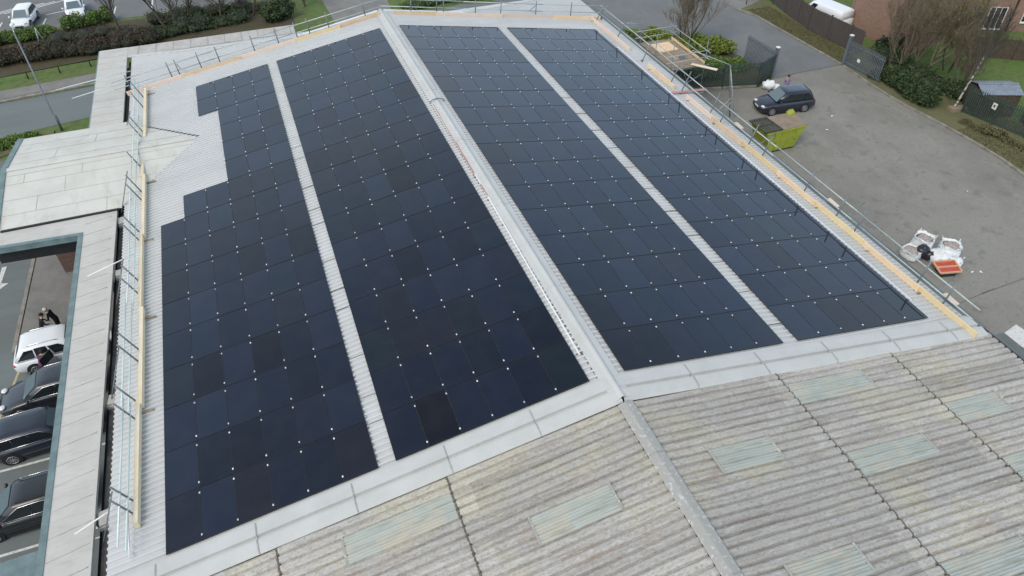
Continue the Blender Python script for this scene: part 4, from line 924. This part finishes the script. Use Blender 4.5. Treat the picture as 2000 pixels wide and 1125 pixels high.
# ------------------------------------------------------------------ skip
e=empty('skip',(24.85,22.2,G),R(1)); tag(e,'lime green skip piled with brown board and dark pallets beside the dark car','skip')
L2,W2=1.62,.95
MB().hexa([(-L2+.55,-W2+.1,.12),(L2-.55,-W2+.1,.12),(L2-.55,W2-.1,.12),(-L2+.55,W2-.1,.12)],[(-L2,-W2,1.65),(L2,-W2,1.65),(L2,W2,1.65),(-L2,W2,1.65)]).build('body',M['lime'],e,local=True)
q=MB()
for a,b in (((-L2,-W2),(L2,-W2)),((L2,-W2),(L2,W2)),((L2,W2),(-L2,W2)),((-L2,W2),(-L2,-W2))): q.bar((a[0],a[1],1.67),(b[0],b[1],1.67),.09,.09)
q.build('rim',M['lime'],e,local=True)
for xx in (-.9,-.3,.3,.9):
    for sd in (-1,1): MB().bar((xx*.75,sd*(W2-.09),.15),(xx,sd*(W2+.02),1.63),.07,.05,up=(0,sd,0)).build('rib',M['lime'],e,local=True)
q=MB()
for sd in (-1,1):
    for xx in (-.8,.8): q.tube([(xx,sd*(W2+.05),.85),(xx,sd*(W2+.14),.85)],.05,8)
q.build('lifting_lug',M['galvd'],e,local=True)
MB().box(-L2+.5,L2-.5,-W2+.12,W2-.12,0,.12).build('skid',M['dark'],e,local=True)
def onskip(name,mb,m,lb,cat):
    o=mb.build(name,M[m],None,local=True); o.matrix_world=Matrix.Translation((24.85,22.2,.35))@Matrix.Rotation(R(1),4,'Z'); tag(o,lb,cat)
q=MB(); q.add([(-.4,-.95,1.42),(1.8,-.9,1.40),(1.7,.75,1.5),(-.5,.9,1.46)],[(0,1,2,3)]); q.add([(-.4,-.95,1.39),(1.8,-.9,1.37),(1.7,.75,1.47),(-.5,.9,1.43)],[(3,2,1,0)]); q.bar((-.4,-.95,1.405),(1.8,-.9,1.385),.02,.034)
onskip('plywood_sheet',q,'ply','brown plywood sheet covering most of the lime skip','board')
q=MB()
for k in range(8): q.bar((-1.75+.19*k,-1.0,1.50-.0*k),(-1.85+.19*k,.95,1.52),.10,.03)
for yy in (-.9,0,.85): q.bar((-1.85,yy,1.45),(-.35,yy,1.45),.1,.07)
onskip('pallet',q,'slate','dark grey slatted pallet lying on the left end of the skip','pallet')
q=MB(); q.ell((1.5,.72,1.45),(.34,.3,.35),12,8,.3); onskip('lime_sack',q,'lime','crumpled lime green sack at the back corner of the skip','sack')
# ------------------------------------------------------------------ bulk bags
def bulkbag(x,y,rz,label,w=.5,h=.8,tilt=0,fill='bagin',open_=True,m='bag',k=0):
    e=empty('bulk_bag',(x,y,G),rz); tag(e,label,'bulk bag','white builders bags heaped in the yard'); rr=random.Random(k)
    N=20; rings=[]
    prof=[(.0,.80),(.03,.93),(.25,1.06),(.5,1.08),(.75,1.02),(.95,1.0),(1.0,1.05),(.97,.93),(.80,.86)] if open_ else [(.0,.80),(.03,.93),(.25,1.06),(.5,1.08),(.75,.98),(.92,.7),(1.0,.38),(1.05,.2)]
    for t,f in prof:
        rg=[]
        for i in range(N):
            a=2*math.pi*i/N; s=1/(abs(math.cos(a))**4.0+abs(math.sin(a))**4.0)**.25
            q=w*f*s*(1+rr.uniform(-.07,.07)*(t>.02)); rg.append((q*math.cos(a)+tilt*t,q*math.sin(a),h*t+(rr.uniform(-.07,.07) if t>.9 else 0)))
        rings.append(rg)
    q=MB(); vs=[p for r_ in rings for p in r_]; fs=[(i*N+k_,i*N+(k_+1)%N,(i+1)*N+(k_+1)%N,(i+1)*N+k_) for i in range(len(rings)-1) for k_ in range(N)]+[tuple(range(N))[::-1]]
    if not open_: fs.append(tuple(range((len(rings)-1)*N,len(rings)*N)))
    q.add(vs,fs,True).build('sack',M[m],e,local=True)
    if open_:
        q=MB(); q.ell((tilt*.8,0,h*.78),(w*.90,w*.90,.16),12,6,.4); q.build('rubble',M[fill],e,local=True)
    for i in range(4):
        a=math.pi/4+i*math.pi/2; cx,cy=w*1.05*math.cos(a)*1.15,w*1.05*math.sin(a)*1.15
        q=MB(); q.tube([(cx*.9+tilt,cy*.9,h*.9),(cx*1.1+tilt,cy*1.1,h*1.12),(cx*.8+tilt,cy*1.0,h*.98)],.022,5); q.build('strap',M[m],e,local=True)
    return e
bulkbag(25.9,9.05,.4,'open topped white bulk bag at the top of the heap, farthest from the roof edge',.52,.85,k=1)
bulkbag(26.9,8.0,.9,'open topped white bulk bag with pinkish rubble at the right end of the heap',.52,.8,k=2)
bulkbag(24.7,8.6,.2,'grey white bulk bag half full of scraps nearest the roof edge',.48,.6,tilt=-.1,k=3)
bulkbag(25.9,7.75,.0,'closed white bulk bag slumped in the middle of the heap',.58,.62,open_=False,k=4)
bulkbag(26.5,7.1,.5,'crumpled pale bag with a dark strap in front of the heap',.36,.5,open_=False,k=6)
q=MB(); q.ell((25.2,8.35,G+.45),(.42,.34,.42),14,9,.35); q.ell((25.45,8.0,G+.3),(.3,.28,.32),12,8,.35); tag(q.build('rubbish_sack',M['blackbag']),'shiny black plastic sack squeezed between the white bags','sack')
e=empty('plastic_crate',(25.5,6.75,G),R(-14)); tag(e,'red two part tray with peach rim tipped against the white bags','crate')
MB().hexa([(-.62,-.42,.30),(.62,-.42,.30),(.62,.42,.42),(-.62,.42,.42)],[(-.62,-.42,.34),(.62,-.42,.34),(.62,.42,.46),(-.62,.42,.46)]).build('tray',M['red'],e,local=True)
q=MB()
for a,b in (((-.64,-.44,.38),(.64,-.44,.38)),((.64,-.44,.38),(.64,.44,.50)),((.64,.44,.50),(-.64,.44,.50)),((-.64,.44,.50),(-.64,-.44,.38)),((-.64,0,.44),(.64,0,.44))): q.bar(a,b,.07,.10)
q.build('rim',M['peach'],e,local=True)
MB().hexa([(-.4,-.36,0),(.5,-.36,0),(.5,.36,0),(-.4,.36,0)],[(-.4,-.36,.29),(.5,-.36,.29),(.5,.36,.38),(-.4,.36,.38)]).build('base',M['blackbag'],e,local=True)
q=MB(); q.ell((29.75,29.75,G+.3),(.55,.45,.38),14,9,.5); q.ell((30.2,29.5,G+.2),(.35,.35,.25),12,8,.5); tag(q.build('white_sack',M['bag']),'crumpled white sack at the foot of the left gate post','sack')
for (x,y,lb) in ((31.5,24.1,'scrap of white paper right of the dark car'),(29.8,22.5,'bent white strip lying on the yard right of the skip'),(26.95,6.2,'small white scrap just right of the bag heap'),(27.45,6.0,'second small white scrap right of the bag heap'),(38.15,27.7,'white litter on the kerb by the right gate'),(33.1,12.6,'small pale litter in the open middle of the yard')):
    q=MB(); n=5; z=G+.02; pts=[(x+rnd.uniform(.05,.15)*math.cos(6.28*i/n),y+rnd.uniform(.05,.13)*math.sin(6.28*i/n),z+rnd.uniform(0,.07)) for i in range(n)]; q.add(pts+[(x,y,z+.08)],[(i,(i+1)%n,n) for i in range(n)]); q.add([(p[0],p[1],p[2]-.012) for p in pts],[tuple(range(n))[::-1]]); tag(q.build('litter',M['white']),lb,'litter','litter on the yard')
# fallen branches/sticks by the bed kerb
q=MB(); 
for k in range(4): a=Vector((24.5+k*1.0,31.0-k*.15,G+.05)); q.tube([a,a+Vector((1.1,-.1+.1*k,.04))],.025,5)
tag(q.build('timber_offcuts',M['ply']),'thin timber offcuts lying along the kerb of the planting bed','timber')
# ------------------------------------------------------------------ people
def person(label,loc,rz,joints,top,bottom,hair,skin='skin',split=(.92,1.48),hs=1.0):
    """joints: dict of local positions in metres; one skinned surface"""
    J=joints; names=[];pos=[];rad=[];edges=[]
    def v(n,p,r): names.append(n); pos.append(Vector(p)); rad.append(r); return len(pos)-1
    pel=v('pel',J['pel'],.145)
    idx={'pel':pel}
    def chain(par,items):
        q=par
        for p,r in items: k=v('',p,r); edges.append((q,k)); q=k
        return q
    ch=chain(pel,[((Vector(J['pel'])+Vector(J['chest']))/2,.135),(J['chest'],.155)])
    nk=chain(ch,[(J['neck'],.06)]); hd=chain(nk,[(Vector(J['head'])-Vector((0,0,.06)),.085),(J['head'],.10),(Vector(J['head'])+Vector((0,0,.06)),.08)])
    for s in ('l','r'):
        sh=chain(ch,[(J['sh'+s],.068),(J['el'+s],.045),(J['wr'+s],.030)])
        w=Vector(J['wr'+s]); d=(w-Vector(J['el'+s])).normalized(); pm=chain(sh,[(w+d*.06,.034)])
        sd=d.cross(Vector((0,0,1))); sd=sd.normalized() if sd.length>.1 else Vector((0,1,0))
        for i,ln in enumerate((.075,.085,.08,.062)):
            b=w+d*.085+sd*(i-1.5)*.021; chain(pm,[(b,.010),(b+d*ln*.5+Vector((0,0,-.008)),.009),(b+d*ln+Vector((0,0,-.02)),.008)])
        chain(pm,[(w+d*.05+sd*.045,.011),(w+d*.09+sd*.06,.009)])
        hp=chain(pel,[(J['hip'+s],.10),(J['kn'+s],.062),(J['an'+s],.042)]); chain(hp,[(Vector(J['an'+s])+Vector(J['toe'])*.16-Vector((0,0,.04)),.04)])
    me=bpy.data.meshes.new('person'); me.from_pydata([tuple(p) for p in pos],edges,[]); o=bpy.data.objects.new('person',me); C.objects.link(o)
    sk=o.modifiers.new('s','SKIN'); ss=o.modifiers.new('u','SUBSURF'); ss.levels=1; ss.render_levels=1
    for i,sv in enumerate(me.skin_vertices[0].data): sv.radius=(rad[i],rad[i]*(.8 if rad[i]>.12 else 1)); sv.use_root=(i==pel)
    dg=bpy.context.evaluated_depsgraph_get(); dg.update(); m2=bpy.data.meshes.new_from_object(o.evaluated_get(dg)); o.modifiers.clear(); o.data=m2
    m2.materials.clear()
    for m in (M[skin],M[top],M[bottom],M['blackc']): m2.materials.append(m)
    hz=Vector(J['head'])
    for p in m2.polygons:
        c=p.center; mi=1
        if (c-hz).length<.19: mi=0
        elif min((c-Vector(J['wr'+s])).length for s in 'lr')<.15 and min((c-Vector(J['el'+s])).length for s in 'lr')>.2: mi=0
        elif c.z<.12: mi=3
        elif c.z<J['pel'][2]-.02: mi=2
        p.material_index=mi; p.use_smooth=True
    o.location=(loc[0],loc[1],0); o.rotation_euler=(0,0,rz); tag(o,label,'person')
    q=MB(); q.ell((hz.x-.02,hz.y,hz.z+.045),(.115,.105,.10),14,9); q.build('hair',M[hair],o,local=True)
    q=MB()
    for s in (-1,1): q.ell((hz.x+.098,hz.y+s*.035,hz.z+.0),(.012,.016,.01),8,5)
    q.build('eye',M['blackc'],o,local=True)
    q=MB(); q.ell((hz.x+.11,hz.y,hz.z-.03),(.022,.014,.022),8,5); q.build('nose',M[skin],o,local=True)
    q=MB(); q.ell((hz.x+.095,hz.y,hz.z-.07),(.012,.028,.007),8,5); q.build('mouth',M['redlight'],o,local=True)
    for s in (-1,1): q=MB(); q.ell((hz.x,hz.y+s*.10,hz.z-.01),(.025,.012,.035),8,5); q.build('ear',M[skin],o,local=True)
    return o
stand=dict(pel=(0,0,.95),chest=(0,0,1.33),neck=(.01,0,1.50),head=(.03,0,1.64),shl=(0,.19,1.40),shr=(0,-.19,1.40),ell=(-.02,.26,1.12),elr=(-.02,-.26,1.12),wrl=(.08,.27,.90),wrr=(.08,-.27,.90),hipl=(0,.10,.88),hipr=(0,-.10,.88),knl=(.03,.11,.48),knr=(.03,-.11,.48),anl=(0,.12,.09),anr=(0,-.12,.09),toe=(1,0,0))
lean=dict(stand); lean.update(chest=(.26,0,1.22),neck=(.38,0,1.32),head=(.48,0,1.38),shl=(.27,.18,1.26),shr=(.27,-.18,1.26),ell=(.42,.22,1.02),elr=(.42,-.22,1.02),wrl=(.62,.2,.95),wrr=(.62,-.2,.95))
bent=dict(stand); bent.update(chest=(.16,0,1.29),neck=(.22,0,1.43),head=(.28,0,1.54),shl=(.16,.19,1.34),shr=(.16,-.19,1.34),ell=(.2,.27,1.08),elr=(.2,-.27,1.08),wrl=(.36,.2,.98),wrr=(.36,-.2,.98))
person('person with dark hair and lilac top standing behind the dark blue car',(30.2,28.3),R(-100),stand,'lilac','jeans','haird')
person('person with pale hair in black clothes beyond the white suv',(-21.7,19.6),R(170),bent,'blackc','blackc','hairg')
person('person in black crouching left of the pale haired person',(-22.35,19.2),R(20),bent,'blackc','blackc','haird')
person('person in purple top leaning into the open rear door of the white suv',(-22.0,16.15),R(75),lean,'purple','blackc','haird')
# ------------------------------------------------------------------ houses
def window(e,o,ux,uz,w,h,cols=2,nm='window'):
    """o: lower left corner; ux horizontal dir; outward normal = ux x z"""
    o=Vector(o); ux=Vector(ux).normalized(); n=ux.cross(Vector((0,0,1))); z=Vector((0,0,1)); q=MB(); t=.06
    def bx(a,b,c,d,off0,off1): q.hexa([o+ux*a+z*c+n*off0,o+ux*b+z*c+n*off0,o+ux*b+z*c+n*off1,o+ux*a+z*c+n*off1],[o+ux*a+z*d+n*off0,o+ux*b+z*d+n*off0,o+ux*b+z*d+n*off1,o+ux*a+z*d+n*off1])
    bx(0,w,0,t,.0,.07);bx(0,w,h-t,h,.0,.07);bx(0,t,t,h-t,.0,.07);bx(w-t,w,t,h-t,.0,.07)
    for i in range(1,cols): bx(w*i/cols-t/2,w*i/cols+t/2,t,h-t,.0,.07)
    fr=q.build(nm,M['upvc'],e); q=MB(); q.add([o+ux*t+z*t+n*.03,o+ux*(w-t)+z*t+n*.03,o+ux*(w-t)+z*(h-t)+n*.03,o+ux*t+z*(h-t)+n*.03],[(0,1,2,3)]); q.build('pane',M['glass'],fr)
    q=MB(); bx(-.05,w+.05,-.08,0,.0,.14); q.build('sill',M['upvc'],fr)
# house A (behind trees): facade runs roughly along x,y
def house(label,p0,p1,depth,h,m,roofm='tile',rise=2.0,name='brick_house'):
    p0=Vector((p0[0],p0[1],G));p1=Vector((p1[0],p1[1],G)); ux=(p1-p0).normalized(); n=ux.cross(Vector((0,0,1))); b=-n*depth; z=Vector((0,0,h)); c=(p0+p1+b)/2
    e=empty(name,(c.x,c.y,G)); tag(e,label,'house')
    MB().hexa([p0,p1,p1+b,p0+b],[p0+z,p1+z,p1+b+z,p0+b+z]).build('wall',m,e)
    r=Vector((0,0,h+rise)); ov=ux*.3; q=MB(); mid=b/2
    A=[p0-ov+n*.4+z-Vector((0,0,.15)),p1+ov+n*.4+z-Vector((0,0,.15)),p1+ov+mid+r,p0-ov+mid+r,p1+ov+b-n*.4+z-Vector((0,0,.15)),p0-ov+b-n*.4+z-Vector((0,0,.15))]
    q.add(A,[(0,1,2,3),(3,2,4,5)]); q.add([p0+z,p0+b+z,p0+mid+r-Vector((0,0,.1)),p1+z,p1+b+z,p1+mid+r-Vector((0,0,.1))],[(0,1,2),(4,3,5)]); q.build('roof',M[roofm],e)
    return e,p0,ux,n
eA,pA,uA,nA=house('red brick house wall glimpsed through budding trees behind the yard hedge',(43.6,37.2),(45.2,30.8),4.4,5.0,M['brickr'])
q=MB(); q.bar(pA+nA*.02+uA*.0+Vector((0,0,.0)),pA+nA*.02+Vector((0,0,4.9)),.12,.12); q.build('corner_pipe',M['ply'],eA)
eB,pB,uB,nB=house('brick house with white framed windows and downpipes at the top right corner',(53.2,33.6),(63.0,28.6),8,5.2,M['brickr'])
window(eB,pB+uB*.4+Vector((0,0,3.1)),uB,0,.9,1.2,2); window(eB,pB+uB*2.2+Vector((0,0,.2)),uB,0,1.5,2.0,3); window(eB,pB+uB*1.2+Vector((0,0,1.0)),uB,0,.6,.8,1); window(eB,pB+uB*2.4+Vector((0,0,3.1)),uB,0,1.3,1.2,3); window(eB,pB+uB*5.2+Vector((0,0,3.1)),uB,0,1.3,1.2,3); window(eB,pB+uB*5.2+Vector((0,0,.9)),uB,0,1.6,1.3,2)
for d in (.05,1.75,4.3): MB().bar(pB+uB*d+nB*.08+Vector((0,0,0)),pB+uB*d+nB*.08+Vector((0,0,5.0)),.09,.09).build('downpipe',M['dark'],eB)
eC,pC,uC,nC=house('low lean-to with dark felt roof and white fascia between the two houses',(50.0,41.5),(54.5,39.6),3,2.3,M['brickd'],rise=.3,name='garden_annexe')
MB().bar(pC+nC*.42+Vector((0,0,2.15)),pC+uC*4.5+nC*.42+Vector((0,0,2.15)),.06,.12).build('fascia',M['upvc'],eC)
# brown slatted fence in front of house B
e=empty('garden_fence',(50,25,G)); tag(e,'brown garden fence panels between the lawn and the corner house','fence')
q=MB(); a=Vector((49.5,28.8,G));b=Vector((56.5,24.0,G)); d=(b-a).normalized(); n=int((b-a).length/.15)
for i in range(n): p=a+d*.15*i; q.bar(p+Vector((0,0,.05)),p+Vector((0,0,1.75)),.14,.02,up=d.cross(Vector((0,0,1))))
q.build('boards',M['barkb'],e)
for i in range(0,5): p=a+d*1.8*i; MB().box(p.x-.05,p.x+.05,p.y-.05,p.y+.05,G,G+1.85).build('post',M['barkb'],e)
sheet('lawn',[(44.4,21.5),(47.5,26.5),(49.6,28.2),(56,23.8),(52,17),(45,17)],M['grass'],.016)
# sheds
def shed(label,c,rz,w,d,h,sheetm='shed'):
    e=empty('garden_shed',(c[0],c[1],G),rz); tag(e,label,'shed','garden sheds behind the palisade fence')
    MB().box(-w/2+.1,w/2-.1,-d/2+.1,d/2-.1,0,h-.02).build('wall',M['barkb'],e,local=True)
    for s in (-1,1):
        q=MB(); n=int(w/.12); vs=[]
        for i in range(n+1):
            x=-w/2+w*i/n; vs+=[(x,0,h+.35+(.03 if i%2 else 0)),(x,s*d/2,h+(.03 if i%2 else 0))]
        q.add(vs,[(2*i,2*i+1,2*i+3,2*i+2)[::-s] for i in range(n)]); q.build('roof',M[sheetm],e,local=True)
    MB().bar((-w/2,0,h+.37),(w/2,0,h+.37),.2,.04).build('ridge_strip',M[sheetm],e,local=True)
    MB().box(-.35,.35,d/2-.12,d/2-.08,.05,1.7).build('door',M['barkb'],e,local=True)
shed('blue grey sheet roofed garden shed behind the palisade fence under the birch',(43.1,20.6),R(-22),3.0,2.4,1.9)
shed('pale roofed shed at the right edge below the blue grey shed',(44.9,17.2),R(-22),2.6,2.0,1.7,'galv')
# ------------------------------------------------------------------ world, sun, camera
w=bpy.data.worlds.new('World'); sc.world=w; w.use_nodes=True; nt=w.node_tree; bg=nt.nodes['Background']
sky=nt.nodes.new('ShaderNodeTexSky'); sky.sky_type='NISHITA'; sky.sun_disc=False; sky.sun_elevation=R(50); sky.sun_rotation=R(235); sky.altitude=50; sky.air_density=1.0; sky.dust_density=5.0; sky.ozone_density=1.0
hs=nt.nodes.new('ShaderNodeHueSaturation'); hs.inputs['Saturation'].default_value=.7
nt.links.new(sky.outputs['Color'],hs.inputs['Color'])
# thin overcast: cloud layer over the sky, mottled and a little brighter low down
tc=nt.nodes.new('ShaderNodeTexCoord'); cn=nt.nodes.new('ShaderNodeTexNoise'); cn.inputs['Scale'].default_value=2.2; cn.inputs['Detail'].default_value=5
mpc=nt.nodes.new('ShaderNodeMapping'); mpc.inputs['Scale'].default_value=(1,1,2.5); nt.links.new(tc.outputs['Generated'],mpc.inputs['Vector']); nt.links.new(mpc.outputs['Vector'],cn.inputs['Vector'])
cr=nt.nodes.new('ShaderNodeValToRGB'); cr.color_ramp.elements[0].position=.3; cr.color_ramp.elements[1].position=.7
cr.color_ramp.elements[0].color=(.58,.77,1.0,1); cr.color_ramp.elements[1].color=(.80,.92,1.0,1); nt.links.new(cn.outputs['Fac'],cr.inputs['Fac'])
sz=nt.nodes.new('ShaderNodeSeparateXYZ'); nt.links.new(tc.outputs['Generated'],sz.inputs[0])
mz=nt.nodes.new('ShaderNodeMapRange'); mz.inputs['From Min'].default_value=.42; mz.inputs['From Max'].default_value=.86; mz.inputs['To Min'].default_value=10.0; mz.inputs['To Max'].default_value=3.2; mz.interpolation_type='SMOOTHSTEP'; nt.links.new(sz.outputs['Z'],mz.inputs['Value'])
vs_=nt.nodes.new('ShaderNodeVectorMath'); vs_.operation='SCALE'; nt.links.new(cr.outputs['Color'],vs_.inputs[0]); nt.links.new(mz.outputs['Result'],vs_.inputs['Scale'])
mxw=nt.nodes.new('ShaderNodeMix'); mxw.data_type='RGBA'; mxw.inputs['Factor'].default_value=.62
nt.links.new(hs.outputs['Color'],mxw.inputs['A']); nt.links.new(vs_.outputs[0],mxw.inputs['B']); nt.links.new(mxw.outputs['Result'],bg.inputs['Color']); bg.inputs['Strength'].default_value=.15
sun=bpy.data.lights.new('Sun','SUN'); sun.energy=1.35; sun.angle=R(30); sun.color=(1,.90,.78); so=bpy.data.objects.new('sun',sun); C.objects.link(so)
# sun_rotation in Blender is measured from +Y clockwise
az=R(235); el=R(50); d=Vector((math.sin(az)*math.cos(el),math.cos(az)*math.cos(el),math.sin(el)))
so.rotation_euler=d.to_track_quat('Z','Y').to_euler(); so.location=(0,0,60)
cam=bpy.data.cameras.new('Camera'); co=bpy.data.objects.new('camera',cam); C.objects.link(co); sc.camera=co
yaw,pitch,roll=.3509,-.7277,-.0077
sy,cy=math.sin(yaw),math.cos(yaw); sp,cp=math.sin(pitch),math.cos(pitch)
F=Vector((sy*cp,cy*cp,sp)); Rt=Vector((cy,-sy,0)); U=Rt.cross(F)
r2=Rt*math.cos(roll)+U*math.sin(roll); u2=-Rt*math.sin(roll)+U*math.cos(roll)
m=Matrix((r2,u2,-F)).transposed().to_4x4(); m.translation=CAM+Vector((0,0,H)); co.matrix_world=m
cam.sensor_width=36; cam.lens=1413.7/2000*36; cam.clip_end=3000; cam.clip_start=.1
sc.view_settings.view_transform='Standard'; sc.view_settings.look='None'; sc.view_settings.gamma=1; sc.view_settings.exposure=0.17
sc.render.resolution_x=1024; sc.render.resolution_y=576
